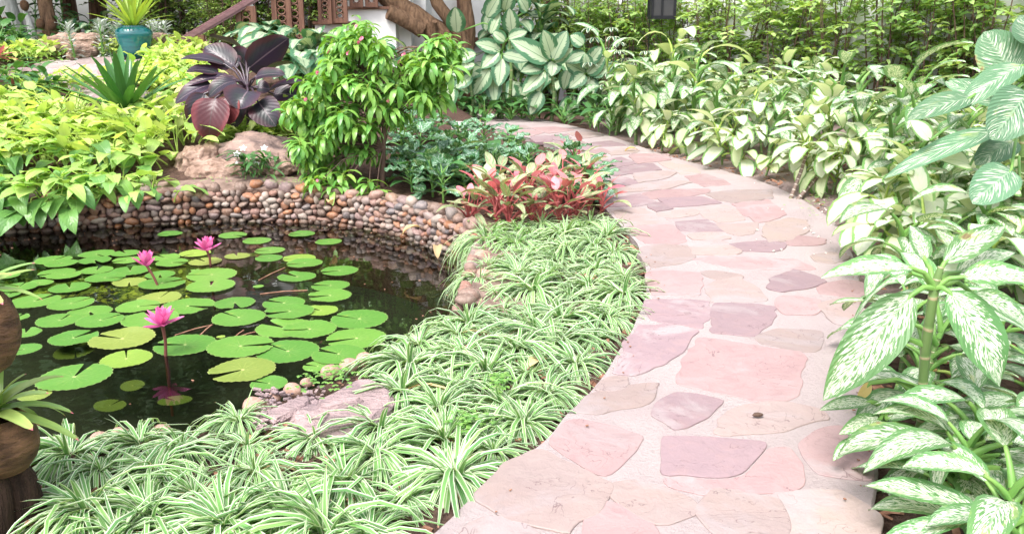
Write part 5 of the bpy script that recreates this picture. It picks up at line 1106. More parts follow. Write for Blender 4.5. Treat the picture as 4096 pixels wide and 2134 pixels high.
for (X, Y, dy, h) in SN:
    p = G(X, Y - 14, 0); leafy('feathered_dieffenbachia', 'tall dieffenbachia with big feathered cream leaves beyond the path bend', 'feathered dieffenbachias beyond the bend', p.x, p.y + dy, h * .85, 9, ['snow'], rg, z=-.03, lean=.12, stem='cane', sr=.016, scale=rg.uniform(1.05, 1.25), spread=.65, bias=-math.pi / 2, low=.35)
for (X, Y, y, h) in [(1150, 330, 10.6, .15), (1220, 330, 10.4, .10), (1290, 340, 10.2, .10), (1350, 340, 10.2, .1), (1440, 340, 10.4, .1), (1530, 330, 10.6, .1), (1200, 420, 9.4, .12), (1150, 400, 9.6, .12), (1040, 290, 11.2, .2), (1690, 400, 11.0, .1), (1100, 260, 11.4, .2), (1270, 440, 9.5, .15),]:
    p = PY(X, Y, y); z = terrain(p.x, p.y); leafy('feathered_dieffenbachia', 'feathered dieffenbachia crowding behind the pink flowered bush', 'feathered dieffenbachias behind the bush', p.x, p.y, h, 10, ['snow', 'snow'], rg, z=z, lean=.12, stem='cane', sr=.017, scale=rg.uniform(.85, 1.0), spread=.6, bias=-math.pi / 2, low=.3)
for (X, y, h) in [(2070, 13.9, 1.35), (2150, 14.0, 1.25)]:
    p = PY(X, 400, y); leafy('feathered_dieffenbachia', 'very tall feathered dieffenbachia beside the leaning tree', 'very tall dieffenbachias by the tree', p.x, p.y, h, 12, ['snow'], rg, z=-.03, lean=.15, stem='cane', sr=.018, scale=1.15, spread=.5, bias=-math.pi / 2, low=.55)
for (X, Y) in [(1990, 470), (2040, 478), (2090, 474), (2130, 484), (1900, 476), (1950, 482), (2360, 500), (2260, 490), (1830, 480)]:
    p = G(X, Y, 0); leafy('dark_leaf_plant', 'low dark green leafy plant under the feathered dieffenbachias', 'dark leafy plants under the dieffenbachias', p.x, p.y, .10, 14, ['greendark'], rg, z=-.03, lean=.03, sr=.007, scale=1.15, spread=.7)
for (X, Y) in [(2400, 520), (2440, 540), (2480, 525)]:
    p = G(X, Y, 0); leafy('glossy_leaf_plant', 'glossy bright green leafy plant on the outer bend of the path', 'glossy plants on the bend', p.x, p.y + .1, .22, 12, ['greendark'], rg, z=-.03, lean=.05, sr=.007, scale=1.2, spread=.6)
# umbrella plant with white-edged leaflets
umb = MB(); r_ = random.Random(6)
for i in range(26):
    a = r_.uniform(0, 6.28); hgt = r_.uniform(.35, 1.25); rad = .12 + .35 * (1 - abs(hgt - .7)) * r_.random(); e = Vector((math.cos(a) * rad, math.sin(a) * rad, hgt)); st = Vector((e.x * .3, e.y * .3, hgt * .75))
    umb.tube([st, e], .005, 4, m=1)
    for j in range(7): leaf(umb, Matrix.Translation(e) @ Matrix.Rotation(j * .9 + a, 4, 'Z'), .02, r_.uniform(.10, .14), .026, 10, 5, -55, (.6, .6), .2, nl=4, nw=2, r=r_.random(), pr=.002)
for q in range(4): umb.tube([(0, 0, -.02), (.08 * math.cos(q * 1.6), .08 * math.sin(q * 1.6), .6), (.12 * math.cos(q * 1.6), .12 * math.sin(q * 1.6), 1.1)], [.012, .009, .006], 6, m=1)
ume = umb.mesh('foliage', [M['scheff'], M['twig']])
for i, (X, Y, y, s, lab) in enumerate([(2420, 430, 12.3, 1.05, 'umbrella plant with white edged leaflets in front of the hedge'), (2520, 440, 11.6, .8, 'shorter white edged umbrella plant among speckled leaves')]):
    p = PY(X, Y, y); t = thing('umbrella_plant', lab, 'plant', (p.x, p.y, -.02), i * 2.0, None, s); put('foliage', ume, t)

# ---- hedge along the wall
def shrubmesh(seed, hmax, nst, ntw, mat, leafL, spread, lowest, dense=9, twl=(.22, .42)):
    r_ = random.Random(seed); st = MB(); fo = MB(); lines = []
    for q in range(nst):
        a = r_.uniform(0, 6.28); top = Vector((math.cos(a) * spread * r_.uniform(.3, 1), math.sin(a) * spread * r_.uniform(.3, 1), hmax * r_.uniform(.75, 1)))
        P0 = Vector((math.cos(a) * .06, math.sin(a) * .06, -.03)); P1 = P0.lerp(top, .45) * 1.0 + Vector((r_.uniform(-.06, .06), r_.uniform(-.06, .06), .05)); lines.append((P0, P1, top))
        w0 = r_.uniform(.007, .017); st.tube([P0, P0.lerp(P1, .5) + Vector((r_.uniform(-.02, .02), r_.uniform(-.02, .02), 0)), P1, P1.lerp(top, .5) + Vector((r_.uniform(-.04, .04), r_.uniform(-.04, .04), 0)), top], [w0, w0 * .85, w0 * .7, w0 * .5, w0 * .3], 6)
    for q in range(ntw):
        P0, P1, T = lines[r_.randrange(nst)]; f = lowest + (1 - lowest) * r_.random() ** .8; base_ = P0.lerp(P1, f / .45) if f < .45 else P1.lerp(T, (f - .45) / .55)
        a = r_.uniform(0, 6.28); L = r_.uniform(*twl); d = Vector((math.cos(a), math.sin(a), r_.uniform(-.5, 1.1))).normalized(); e = base_ + d * L + Vector((0, 0, -.05 * L))
        st.tube([base_, base_.lerp(e, .5) + Vector((0, 0, .03)), e], [.004, .003, .0015], 4, cap=False); br = r_.random()
        for j in range(dense):
            t = .25 + .8 * j / dense; c = base_.lerp(e, t) + Vector((0, 0, .03 * (1 - abs(2 * t - 1)))); az = math.atan2(d.y, d.x) - math.pi / 2 + (1.0 if j % 2 else -1.0) * r_.uniform(.5, 1.1)
            leaf(fo, Matrix.Translation(c) @ Euler((r_.uniform(-.3, .3), r_.uniform(-.5, .5), az)).to_matrix().to_4x4(), 0, leafL * r_.uniform(.75, 1.2), leafL * .26, 0, r_.uniform(-10, 35), r_.uniform(-45, 0), (.55, .75), .25, nl=3, nw=2, r=min(1, max(0, .6 * br + .4 * r_.random())))
    return st.mesh('stem', M['twig']), fo.mesh('foliage', M[mat])
rg = random.Random(808)
hv = [shrubmesh(500 + i, 1.95, 13, 165, 'hedge', .105, .62, .08) for i in range(4)]
for i in range(15):
    f = i / 14; x, y = 6.9 - 6.3 * f + rg.uniform(-.1, .1), 8.95 + 6.1 * f + rg.uniform(-.1, .1); st, fo = hv[rg.randrange(4)]
    t = thing('hedge_shrub', 'tall twiggy hedge shrub with small light green leaves against the wall', 'shrub', (x, y, terrain(x, y)), rg.uniform(0, 6.28), 'hedge shrubs along the wall', rg.uniform(.92, 1.08)); put('stem', st, t); stuff(put('foliage', fo, t))
sv = [shrubmesh(600 + i, 1.6, 8, 190, 'shrub', .07, .5, .1, 11, (.2, .5)) for i in range(3)]
for i, (X, y, s) in enumerate([(640, 13.6, 1.0), (740, 13.9, 1.15), (840, 13.5, 1.05), (930, 13.8, 1.2), (1030, 13.9, 1.1), (1220, 14.3, 1.25), (1130, 14.2, 1.15), (900, 12.6, .75), (690, 14.4, 1.4), (560, 14.6, 1.5), (960, 14.6, 1.5), (1330, 14.6, 1.4)]):
    p = PY(X, 200, y); st, fo = sv[i % 3]; t = thing('garden_shrub', 'dense bright green small leaved shrub behind the stair rail', 'shrub', (p.x, p.y, terrain(p.x, p.y)), i * 1.7, 'shrubs behind the stair rail', s); put('stem', st, t); stuff(put('foliage', fo, t))

# ================================================================ WALL, HOUSE, STAIRS
def wallbox(name, a, b, h, th, mat, lab, cat, z0=-.1):
    a, b = Vector(a), Vector(b); d = (b - a); L = d.length; t = thing(name, lab, cat, (*((a + b) / 2), z0), math.atan2(d.y, d.x))
    mb = MB(); mb.box((0, 0, h / 2), (L, th, h)); mb.build('wall_panel', M[mat], t, False)
    mb = MB(); mb.box((0, 0, h + .04), (L, th + .08, .08)); mb.build('coping', M[mat], t, False); return t
wallbox('garden_wall', (8.6, 7.85), (1.05, 15.4), 2.9, .18, 'wall', 'pale grey rendered garden wall behind the twiggy hedge', 'wall')
hs = thing('house', 'white walled timber house behind the leaning tree', 'house', (-1.6, 16.0, 0))
mb = MB(); mb.box((0, 0, 1.7), (5.1, .2, 3.5)); mb.build('wall', M['white'], hs, False)
for i in range(4):
    mb = MB(); mb.box((-2.3 + 1.5 * i, -.14, 1.9), (.16, .12, 3.2)); mb.build('timber_post', M['wood'], hs, False)
mb = MB(); mb.box((0, -.16, 1.02), (5.1, .14, .14)); mb.build('timber_beam', M['wood'], hs, False)
mb = MB(); mb.box((0, .6, 4.9), (5.6, 1.6, 2.9)); mb.build('upper_storey', M['wood'], hs, False)
for i in range(3):
    mb = MB(); mb.box((-1.7 + 1.7 * i, -.24, 4.8), (.9, .06, 1.3)); wdw = mb.build('window', M['frost'], hs, False)
    mb = MB()
    for s_ in (-1, 1): mb.box((-1.7 + 1.7 * i + s_ * .48, -.26, 4.8), (.08, .1, 1.46)); mb.box((-1.7 + 1.7 * i, -.26, 4.8 + s_ * .69), (.88, .1, .08))
    mb.build('frame', M['white'], wdw, False)
mb = MB(); mb.box((0, .3, 6.5), (6.6, 3.0, .25)); mb.build('roof', M['stump'], hs, False)

sw = thing('staircase', 'wooden garden staircase with white plinth steps and carved rail', 'staircase', PY(1150, 260, 12.2))
o_ = Vector(sw.location)
def sbox(name, X0, X1, Y0, Y1, y, dep, mat, z_down=None):
    a, b = PY(X0, Y1, y), PY(X1, Y0, y); z0 = a.z if z_down is None else z_down
    mb = MB(); mb.box(((a.x + b.x) / 2 - o_.x, y + dep / 2 - o_.y, (z0 + b.z) / 2 - o_.z), (b.x - a.x, dep, b.z - z0)); return mb.build(name, M[mat], sw, False)
for (X0, X1, Y0, Y1, y) in ((1262, 1420, 98, 145, 12.7), (1382, 1580, 38, 100, 13.05), (1470, 1640, -32, 38, 13.4), (1560, 1700, -100, -30, 13.75)):
    sbox('step_block', X0, X1, Y0, Y1, y, 1.0, 'white', .3); sbox('tread', X0 - 12, X1 + 12, Y0 - 12, Y0, y - .05, 1.1, 'wood')
sbox('step_block', 1180, 1420, 148, 200, 12.55, 1.0, 'white', .2); sbox('tread', 1130, 1430, 140, 150, 12.4, 1.1, 'wood')
A_, B2 = PY(700, 180, 11.5), PY(1010, -4, 12.0); C2 = B2 + (B2 - A_) * 1.3
d = (C2 - A_); L = d.length; rotm = Matrix.Translation((A_ + C2) / 2 - o_) @ d.to_track_quat('X', 'Z').to_matrix().to_4x4()
mb = MB(); mb.box((0, 0, 0), (L, .085, .05), rotm); rl = mb.build('handrail', M['rail'], sw, False)
mb = MB(); mb.box((0, 0, .035), (L, .05, .022), rotm); mb.box((0, 0, -.04), (L, .055, .03), rotm); mb.build('moulding', M['rail'], rl, False)
def carved(X0, X1, Ytop, Ybot, y, name='carved_baluster'):
    a, b = PY(X0, Ybot, y), PY(X1, Ytop, y); W, H = b.x - a.x, b.z - a.z; c = Vector(((a.x + b.x) / 2, y, a.z)) - o_
    mb = MB()
    for s_ in (-1, 1): mb.box((c.x + s_ * (W / 2 - W * .13), c.y, c.z + H / 2), (W * .26, .05, H))
    mb.box((c.x, c.y, c.z + .03), (W * .5, .045, .06)); mb.box((c.x, c.y, c.z + H - .03), (W * .5, .045, .06)); o = mb.build(name, M['wood'], sw, False)
    mb = MB(); n = max(2, int(H / (W * .36)))
    for i in range(n):
        z = c.z + .06 + (H - .12) * (i + .5) / n; r_ = W * .20
        mb.tube([(c.x + r_ * math.cos(t * 6.283 / 10), c.y, z + r_ * .8 * math.sin(t * 6.283 / 10)) for t in range(11)], W * .05, 5, cap=False)
    mb.build('fretwork', M['wood'], o)
carved(752, 818, 140, 300, 11.62, 'newel_post'); carved(955, 1022, 25, 195, 11.95); carved(1098, 1150, -190, 190, 12.15); carved(1150, 1200, -190, 190, 12.18); carved(1276, 1314, -200, 96, 12.5); carved(1330, 1378, -210, 92, 12.55); carved(1400, 1440, -260, 30, 12.9); carved(1462, 1500, -280, 30, 12.95)
# ---- leaning tree
tr = thing('leaning_tree', 'old brown leaning tree with a sawn stub and forking limbs', 'tree', (PY(1830, 300, 13.3).x, 13.3, -.03)); o_ = Vector(tr.location)
def limb(name, pts, rad, seed=0):
    P = [PY(X, Y, y) - o_ if not isinstance(X, Vector) else X - o_ for X, Y, y in pts]; Q = catmull(P, .12, False)
    R_ = [np.interp(i / (len(Q) - 1), np.linspace(0, 1, len(rad)), rad) * (1 + .16 * noise.noise(Vector((i * .6, seed, 2)))) for i in range(len(Q))]
    Q = [q + Vector((noise.noise(q * 2.2 + Vector((seed, 0, 0))), noise.noise(q * 2.2 + Vector((0, seed, 5))), 0)) * .03 for q in Q]
    mb = MB(); mb.tube(Q, R_, 12); return mb.build(name, M['bark'], tr)
limb('trunk', [(1840, 420, 13.3), (1830, 300, 13.3), (1800, 210, 13.3), (1740, 130, 13.25), (1620, 40, 13.2), (1520, -40, 13.2), (1380, -200, 13.4), (1300, -420, 13.6)], [.30, .25, .19, .155, .14, .125, .10, .07], 1)
limb('limb', [(1845, 300, 13.35), (1860, 200, 13.4), (1872, 100, 13.4), (1862, 0, 13.4), (1840, -150, 13.5), (1850, -420, 13.6)], [.20, .12, .095, .085, .075, .05], 2)
limb('limb', [(1860, 210, 13.3), (1820, 110, 13.2), (1772, 40, 13.2), (1735, -30, 13.2), (1690, -250, 13.2)], [.14, .10, .085, .075, .05], 3)
limb('sawn_stub', [(1690, 120, 13.15), (1620, 80, 13.05), (1552, 48, 12.95)], [.13, .115, .11], 4)
limb('sawn_stub', [(1745, 150, 13.1), (1742, 110, 13.05), (1742, 86, 13.0)], [.07, .045, .04], 5)
def crownmesh(seed, n, rad, size, mat, squash=.75):
    r_ = random.Random(seed); mb = MB(); cl = [Vector((r_.gauss(0, .5), r_.gauss(0, .5), r_.gauss(0, .4))) for _ in range(22)]
    for i in range(n):
        c = cl[r_.randrange(22)] + Vector((r_.gauss(0, .2), r_.gauss(0, .2), r_.gauss(0, .15))); c = Vector((c.x * rad, c.y * rad, c.z * rad * squash))
        leaf(mb, Matrix.Translation(c) @ Euler((r_.uniform(-.8, .8), r_.uniform(-.8, .8), r_.uniform(0, 6.28))).to_matrix().to_4x4(), 0, size * r_.uniform(.7, 1.3), size * .28, 0, 10, -40, (.55, .75), .2, nl=2, nw=2, r=r_.random())
    return mb.mesh('crown', M[mat])
cr = [crownmesh(700 + i, 3600, 1.9, .26, 'canopy') for i in range(2)]
put('crown', cr[0], tr, (-.6, .6, 4.4), (0, 0, 0), (.9, .8, .8))
rg = random.Random(4242)
for i, (x, y, h, s) in enumerate([(-4.6, 17.5, 4.2, 1.25), (-7.6, 16.2, 3.8, 1.25), (-10.5, 14.5, 3.8, 1.3), (-9.2, 18.5, 5.6, 1.5), (-6.0, 19.5, 6.4, 1.5), (-2.5, 20.0, 6.8, 1.5), (1.2, 19.5, 6.0, 1.4), (-12.5, 11.5, 4.0, 1.3), (-8.0, 13.6, 2.6, .9), (-5.9, 14.9, 2.4, .9)]):
    z = terrain(x, y); t = thing('garden_tree', 'dark leafed tree standing behind the garden beds', 'tree', (x, y, z), rg.uniform(0, 6.28), 'dark trees behind the garden')
    mb = MB(); mb.tube([(0, 0, -.1), (.1, 0, h * .5), (0, .1, h)], [.17, .13, .08], 9); mb.build('trunk', M['bark'], t); put('crown', cr[i % 2], t, (0, 0, h), (0, 0, rg.uniform(0, 6)), (s, s, s * (1.5 if h > 5 else 1.3)))
# ---- lantern on a wall bracket
lp = PY(2645, 74, 12.6); ln = thing('lantern', 'black framed square lantern with frosted panes in front of the hedge', 'lantern', lp)
Lw = 92 * 12.6 / FPX; Lh = .46
mb = MB(); mb.box((0, 0, .012), (Lw, Lw, .045)); mb.box((0, 0, Lh), (Lw, Lw, .045)); mb.build('frame', M['iron'], ln, False)
for sx_, sy_ in ((-1, -1), (1, -1), (1, 1), (-1, 1)):
    mb = MB(); mb.box((sx_ * (Lw / 2 - .012), sy_ * (Lw / 2 - .012), Lh / 2), (.036, .036, Lh - .045)); mb.build('corner_bar', M['iron'], ln, False)
for a in range(4):
    rot = Matrix.Rotation(a * math.pi / 2, 4, 'Z'); mb = MB(); mb.box((0, -Lw / 2 + .012, Lh / 2), (Lw - .05, .006, Lh - .03), rot); pn = mb.build('pane', M['frost'], ln, False)
    mb = MB(); mb.box((-.02, -Lw / 2 + .004, Lh / 2), (.03, .016, Lh - .03), rot); mb.build('glazing_bar', M['iron'], pn, False)
mb = MB(); mb.lathe([(Lw * .78, Lh + .02), (Lw * .4, Lh + .15), (.03, Lh + .2), (.015, Lh + .3)], 4); mb.build('roof', M['iron'], ln, False)
mb = MB(); mb.tube([(0, 0, Lh + .28), (0, .2, Lh + .42), (.35, .62, Lh + .42), (.62, .95, Lh + .42)], .014, 6); mb.tube([(-.16, .02, .1), (-.165, .02, -.9)], .006, 5); mb.build('bracket', M['iron'], ln)
# ---- teal jar with strap-leaved plant
jp = PY(547, 232, 10.9); jp.z = min(jp.z, terrain(jp.x, jp.y) + .05) if jp.z < terrain(jp.x, jp.y) else jp.z
jr = 136 * 10.9 / FPX / 2; jz = terrain(jp.x, jp.y); topz = PY(540, 103, 10.9).z
jar = thing('teal_jar', 'glossy teal glazed jar standing in the yellow vine', 'jar', (jp.x, jp.y, jz)); H = topz - jz
mb = MB(); mb.lathe([(0, 0), (jr * .62, 0), (jr * .75, H * .25), (jr * .96, H * .62), (jr, H * .76), (jr * .95, H * .88), (jr * .74, H * .955), (jr * .66, H * .965), (jr * .70, H * .985), (jr * .68, H), (jr * .58, H), (jr * .56, H * .9), (0, H * .88)], 36); mb.build('body', M['teal'], jar)
rosette('potted_bromeliad', 'lime green spiky bromeliad growing in the teal jar', (jp.x, jp.y, jz + H * .87), 46, 'limestrap', (.5, .72), (.022, .03), (28, 86), 8, a2off=(-35, 5))
# ---- coconut-shell planters at the near edge
D4 = 1.98
q_ = lambda X, Y, d=0.0: PY(X, Y, D4 + d)
c1 = q_(-12, 1768); rr = 158 * 2.15 / FPX
def shell(name, lab, c, rx, rz, seed):
    mb = MB(); prof = [(0.0, -rz), (.42 * rx, -rz * .93), (.75 * rx, -rz * .7), (.95 * rx, -rz * .3), (rx, 0), (.95 * rx, rz * .35), (.78 * rx, rz * .68), (.58 * rx, rz * .86), (.53 * rx, rz * .85), (.70 * rx, rz * .62), (.86 * rx, rz * .2), (.8 * rx, -rz * .3), (0, -rz * .4)]
    mb.lathe(prof, 28, wob=.06); o = mb.build(name, M['clay']); o.location = c; o.rotation_euler = (.12, .08, seed); return tag(o, lab, 'pot')
shell('coconut_pot', 'round brown coconut shell pot on a dark stump', c1, rr, rr * .92, 1.0)
c2 = q_(-85, 1330, -.03); shell('coconut_pot', 'upright brown coconut shell pot above the round one', c2, 150 * 2.1 / FPX, 185 * 2.1 / FPX, 2.0)
gz = terrain(c1.x, c1.y)
mb = MB()
for i, (dx, dy, l) in enumerate(((-.03, 0, 0), (.02, .015, .01), (-.01, -.03, .02), (-.045, .03, 0))):
    mb.tube([(c1.x + dx * 1.8, c1.y + dy * 1.6, gz - .03), (c1.x + dx * 1.2 + .01, c1.y + dy, (gz + c1.z) / 2), (c1.x + dx * .8, c1.y + dy, c1.z - rr * .8)], [.05, .038, .035], 9)
tag(mb.build('stump', M['stump']), 'dark gnarled wooden stump under the coconut pots', 'stump')
mb = MB(); mb.tube([(c1.x - .13, c1.y + .10, gz - .03), (c1.x - .10, c1.y + .09, .3), (c2.x - .05, c2.y + .04, c2.z - .05)], [.045, .04, .035], 9); tag(mb.build('post', M['stump']), 'dark wooden post holding the upper coconut pot', 'post')
rosette('potted_bromeliad', 'pink tipped bromeliad in the lower coconut pot', c1 + Vector((0, 0, rr * .72)), 26, 'brom', (.17, .24), (.020, .028), (-5, 72), 12, a2off=(-65, -25), fold=.2)
rosette('potted_bromeliad', 'pink tipped bromeliad in the upper coconut pot', c2 + Vector((-.01, 0, 180 * 2.1 / FPX * .8)), 20, 'brom', (.14, .20), (.016, .022), (5, 70), 13, a2off=(-60, -20), fold=.2)
# ---- far corner
for i, (pts, rad, lab) in enumerate([([(70, 190, 12.3), (50, 80, 12.3), (25, -20, 12.3), (0, -300, 12.4)], [.16, .12, .10, .09], 'thick pale grey palm trunk in the far corner'), ([(140, 180, 12.0), (115, 80, 12.0), (100, 40, 12.0)], [.10, .06, .03], 'short grey palm stump beside the thick trunk'), ([(215, 190, 12.2), (190, 60, 12.2), (175, -20, 12.3), (150, -300, 12.4)], [.13, .10, .09, .07], 'brown trunk hung with coconut shells')]):
    P = [PY(*q) for q in pts]; g0 = Vector((P[0].x, P[0].y, terrain(P[0].x, P[0].y) - .05)); mb = MB(); mb.tube(catmull([g0] + P, .1, False), list(np.interp(np.linspace(0, 1, len(catmull([g0] + P, .1, False))), np.linspace(0, 1, len(rad)), rad)), 10)
    t = thing('palm_tree' if i != 1 else 'palm_stump', lab, 'tree', g0); mb.v = [tuple(Vector(v) - g0) for v in mb.v]; mb.build('trunk', M['greytrunk' if i < 2 else 'bark'], t)
    if i != 1:
        for j in range(9):
            mb = MB(); leaf(mb, I4, .3, 1.6, .22, 60, 45, -50, (.4, .7), .3, nl=8, nw=2, r=j / 9, pr=.02); put('frond', mb.mesh('frond', [M['canopy'], M['stem']]), t, Vector(P[-1]) - g0, (0, 0, j * .7))
for X, Y in ((162, 97), (207, 100), (98, 22), (20, 92)):
    p = PY(X, Y, 11.95); o = ball(3, X, .06, (.75, .75, 1), 1).build('coconut_shell', M['clay']); o.location = p; o.scale = (.075,) * 3; tag(o, 'brown egg shaped coconut shell hanging by the palm trunk', 'shell', 'hanging coconut shells')
rg = random.Random(515)
for i, (X, Y, y, h) in enumerate([(300, 120, 12.0, .35), (360, 110, 12.1, .45), (420, 120, 12.0, .35), (330, 60, 12.5, .6), (390, 40, 12.7, .7), (450, 60, 12.5, .5), (280, 20, 12.9, .7)]):
    p = PY(X, Y, y); leafy('pale_leaf_plant', 'pale green and white broad leaved plant behind the streaked boulder', 'pale leaved plants behind the boulder', p.x, p.y, h, 14, ['snow', 'camille', 'greendark'], rg, lean=.1, sr=.012, scale=.62 if i else .7, spread=.7, bias=-math.pi / 2)
for i, (X, Y, y) in enumerate([(430, 180, 11.0), (470, 170, 11.0), (600, 150, 11.6), (640, 130, 11.8), (590, 120, 11.9), (660, 140, 11.6), (620, 110, 12.2), (410, 195, 10.9), (300, 215, 10.7)]):
    p = PY(X, Y, y); leafy('silver_shrub', 'small silver grey leaved shrub round the teal jar', 'silver grey shrubs', p.x, p.y, .26, 60, ['dusty'], rg, lean=.04, sr=.008, scale=1.5, spread=1.3, low=.05)
for i, (X, Y, y, h) in enumerate([(20, 140, 11.6, .3), (60, 180, 11.3, .2), (10, 200, 10.9, .2), (100, 175, 11.6, .25), (250, 150, 12.2, .3), (225, 60, 13, .6), (120, 20, 13.2, .8), (240, 10, 13.4, .9)]):
    p = PY(X, Y, y); leafy('dark_leaf_plant', 'dark green leafy plant under the palm trunks', 'dark leafy plants under the palms', p.x, p.y, h, 20, ['greendark', 'plaingreen'], rg, lean=.08, sr=.008, scale=1.2, spread=.8)
p = PY(-10, 235, 9.9); rosette('red_bromeliad', 'scarlet strap leaved bromeliad at the far bed edge', (p.x, p.y, p.z), 16, 'redstrap', (.2, .28), (.02, .028), (5, 70), 31)
for i, (X, Y, y) in enumerate([(20, 390, 8.6), (60, 380, 8.8), (-30, 390, 8.6)]):
    p = PY(X, Y, y); rosette('red_cordyline', ['dark red cordyline beside the far path', 'dark red cordyline with thin upright spikes', 'dark red cordyline behind the golden vine'][i], (p.x, p.y, terrain(p.x, p.y)), 14, 'darkred', (.25, .40), (.022, .032), (30, 88), 40 + i)
for i, (X, Y, y) in enumerate([(80, 400, 8.7), (130, 380, 8.8), (110, 350, 9.1), (170, 390, 8.7), (200, 370, 8.9), (60, 350, 9.2), (20, 320, 9.6), (150, 330, 9.4)]):
    p = PY(X, Y, y); leafy('mixed_leaf_plant', 'bronze green leafy plant between the cordylines and the far path', 'bronze green plants by the far path', p.x, p.y, .14, 14, ['plaingreen', 'greendark', 'midvine'], rg, lean=.03, sr=.006, scale=1.0, spread=.8)
# low green carpet beyond the far path
mb = MB()
CP2 = [(p.x, p.y) for p in [GT(-60, 290), GT(-60, 225), GT(120, 222), GT(300, 212), GT(420, 220), GT(330, 255), GT(230, 275), GT(80, 290)]]
x0, x1, y0, y1 = min(p[0] for p in CP2), max(p[0] for p in CP2), min(p[1] for p in CP2), max(p[1] for p in CP2); n = 0
while n < 2600:
    x, y = rg.uniform(x0, x1), rg.uniform(y0, y1); n += 1
    if inside(CP2, x, y): leaf(mb, Matrix.Translation((x, y, terrain(x, y) + rg.uniform(.02, .12))) @ Matrix.Rotation(rg.uniform(0, 6.28), 4, 'Z'), 0, rg.uniform(.05, .09), .02, 0, rg.uniform(0, 50), rg.uniform(-40, 20), (.5, .7), .2, nl=2, nw=2, r=rg.random())
tag(stuff(mb.build('ground_cover', M['clover'])), 'low green leafy carpet beyond the far path', 'ground cover')

# ================================================================ SMALL STUFF ON THE GROUND
rg = random.Random(616)
mb = MB()
for i in range(170):                                    # crumbs of bark and leaf blown onto the paving
    e = (LE if rg.random() < .5 else RE); q = e[rg.randrange(4, len(e) - 20)]; s_ = 1 if e is LE else -1; x, y = q.x + s_ * abs(rg.gauss(0, .05)), q.y + rg.uniform(-.05, .05); l = rg.uniform(.002, .009)
    if inside(PATH2, x, y): mb.box((0, 0, 0), (l, l * rg.uniform(.3, .8), .003), Matrix.Translation((x, y, .011)) @ Euler((rg.uniform(-.2, .2), rg.uniform(-.2, .2), rg.uniform(0, 6.28))).to_matrix().to_4x4(), rg.random())
tag(stuff(mb.build('path_litter', M['chip'], None, False)), 'crumbs of bark and dry leaf along the paving edges', 'litter')
mb = MB(); ct = 0
while ct < 5200:
    if rg.random() < .62: x, y = rg.uniform(-1.8, .95), rg.uniform(1.4, 6.2)
    else: x, y = rg.uniform(.85, 3.6), rg.uniform(1.6, 9.5)
    ct += 1
    if inside(POND2, x, y) or near(POND2, x, y) < .06: continue
    if inside(PATH2, x, y): continue
    X, Y, zc = pix((x, y, 0))
    if not (-100 < X < 4200): continue
    l = rg.uniform(.012, .045); mb.box((0, 0, 0), (l, l * rg.uniform(.35, .7), .006), Matrix.Translation((x, y, terrain(x, y) + rg.uniform(0, .012))) @ Euler((rg.uniform(-.5, .5), rg.uniform(-.5, .5), rg.uniform(0, 6.28))).to_matrix().to_4x4(), rg.random())
tag(stuff(mb.build('bark_mulch', M['chip'], None, False)), 'red brown bark chips covering the plant beds', 'mulch')
mb = MB()
for i in range(170):
    X, Y = rg.uniform(3000, 3480), rg.uniform(720, 1020); p = G(X, Y, 0)
    if inside(PATH2, p.x, p.y) and rg.random() < .8: continue
    l = rg.uniform(.004, .014); mb.box((0, 0, 0), (l, l * .8, l * .6), Matrix.Translation((p.x, p.y, max(terrain(p.x, p.y), .004 if inside(PATH2, p.x, p.y) else -1) + .003)) @ Euler((rg.random(), rg.random(), rg.random() * 6)).to_matrix().to_4x4(), rg.random())
tag(stuff(mb.build('grit', M['bone'], None, False)), 'pale grit scattered on the bare earth by the path', 'gravel')
mb = MB()
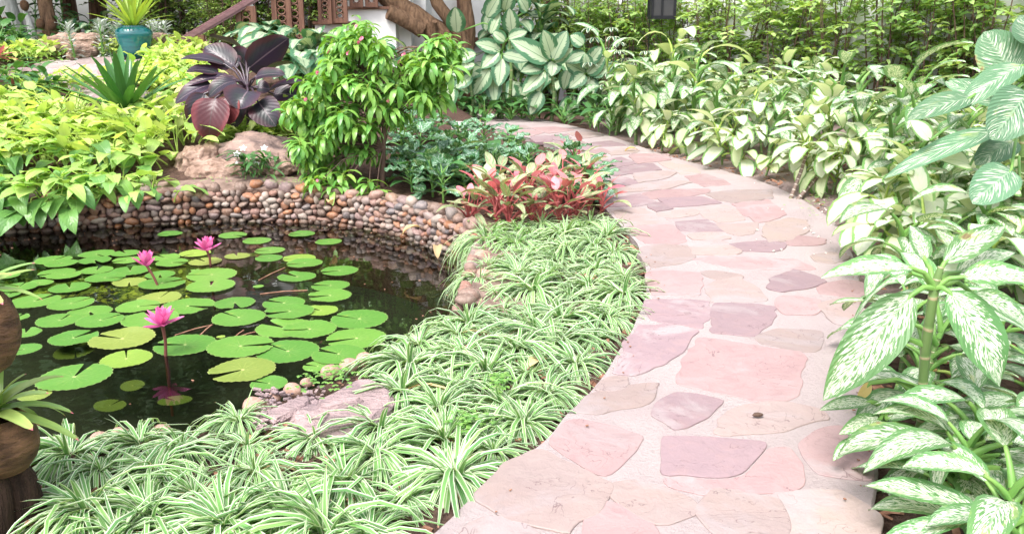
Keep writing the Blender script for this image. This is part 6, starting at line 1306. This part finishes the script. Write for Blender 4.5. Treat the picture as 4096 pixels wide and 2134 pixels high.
for cx_, cy_, sx_, sy_, n, z in [(1300, 1520, 60, 35, 50, .0), (1180, 1500, 60, 15, 60, .0), (2010, 940, 70, 40, 150, .03), (1860, 1690, 50, 25, 50, .0), (1150, 740, 60, 14, 70, .06), (860, 738, 40, 10, 40, .06), (3270, 790, 50, 30, 60, .02), (2000, 1530, 25, 20, 40, .02), (1480, 860, 14, 40, 60, -.02), (1360, 1490, 40, 25, 25, .0)]:
    for i in range(n):
        p = G(rg.gauss(cx_, sx_), rg.gauss(cy_, sy_), z); h = rg.uniform(.0, .03)
        if inside(POND2, p.x, p.y): continue
        for j in range(3): leaf(mb, Matrix.Translation(p + Vector((0, 0, h))) @ Matrix.Rotation(j * 2.09 + i, 4, 'Z'), 0, .013, .007, 0, 15, -15, (.6, .35), .1, nl=2, nw=2, r=rg.random())
tag(stuff(mb.build('clover', M['clover'])), 'tiny clover weeds on the bank and bed edges', 'clover')
for i, (X, Y, lab) in enumerate([(1310, 795, 'brown dry leaf hanging on the pebble wall'), (1690, 890, 'curled tan dry leaf against the pebble wall'), (3345, 745, 'orange dry leaf on the earth patch'), (2110, 1440, 'brown dry leaf among the spider plants'), (2550, 600, 'yellow fallen leaf curling onto the path'), (1750, 960, 'twisted brown leaf near the wall end')]):
    p = G(X, Y, .02); mb = MB(); leaf(mb, I4, .02, .14, .03, 20, 30, -60, (.6, .8), .5, nl=7, nw=4, wave=.12, r=i / 6, pr=.002)
    o = mb.build('fallen_leaf', [M['yellow' if i in (4, 2) else 'spiderdry'], M['chip']]); o.location = (p.x, p.y, max(terrain(p.x, p.y), .012 if inside(PATH2, p.x, p.y) else -.03) + .012); o.rotation_euler = (0, 0, i * 1.9); tag(o, lab, 'leaf')
o = ball(2, 91, .3, (1, .5, .4), 1.5).build('seed_pod', M['twig']); p = G(3030, 1657, .015); o.location = p; o.scale = (.018,) * 3; tag(o, 'small dark shrivelled seed pod lying on a tan flagstone', 'seed pod')
mb = MB(); q = G(608, 886, WATER + .01); mb = ball(2, 92, .1, (1, 1, .7), 1.0); o = mb.build('blue_pebble', NT('blue_stone').fin((.03, .30, .42), .15, .5)); o.location = q + Vector((0, -.02, 0)); o.scale = (.024,) * 3; tag(o, 'small shiny blue stone at the waterline of the wall', 'stone')
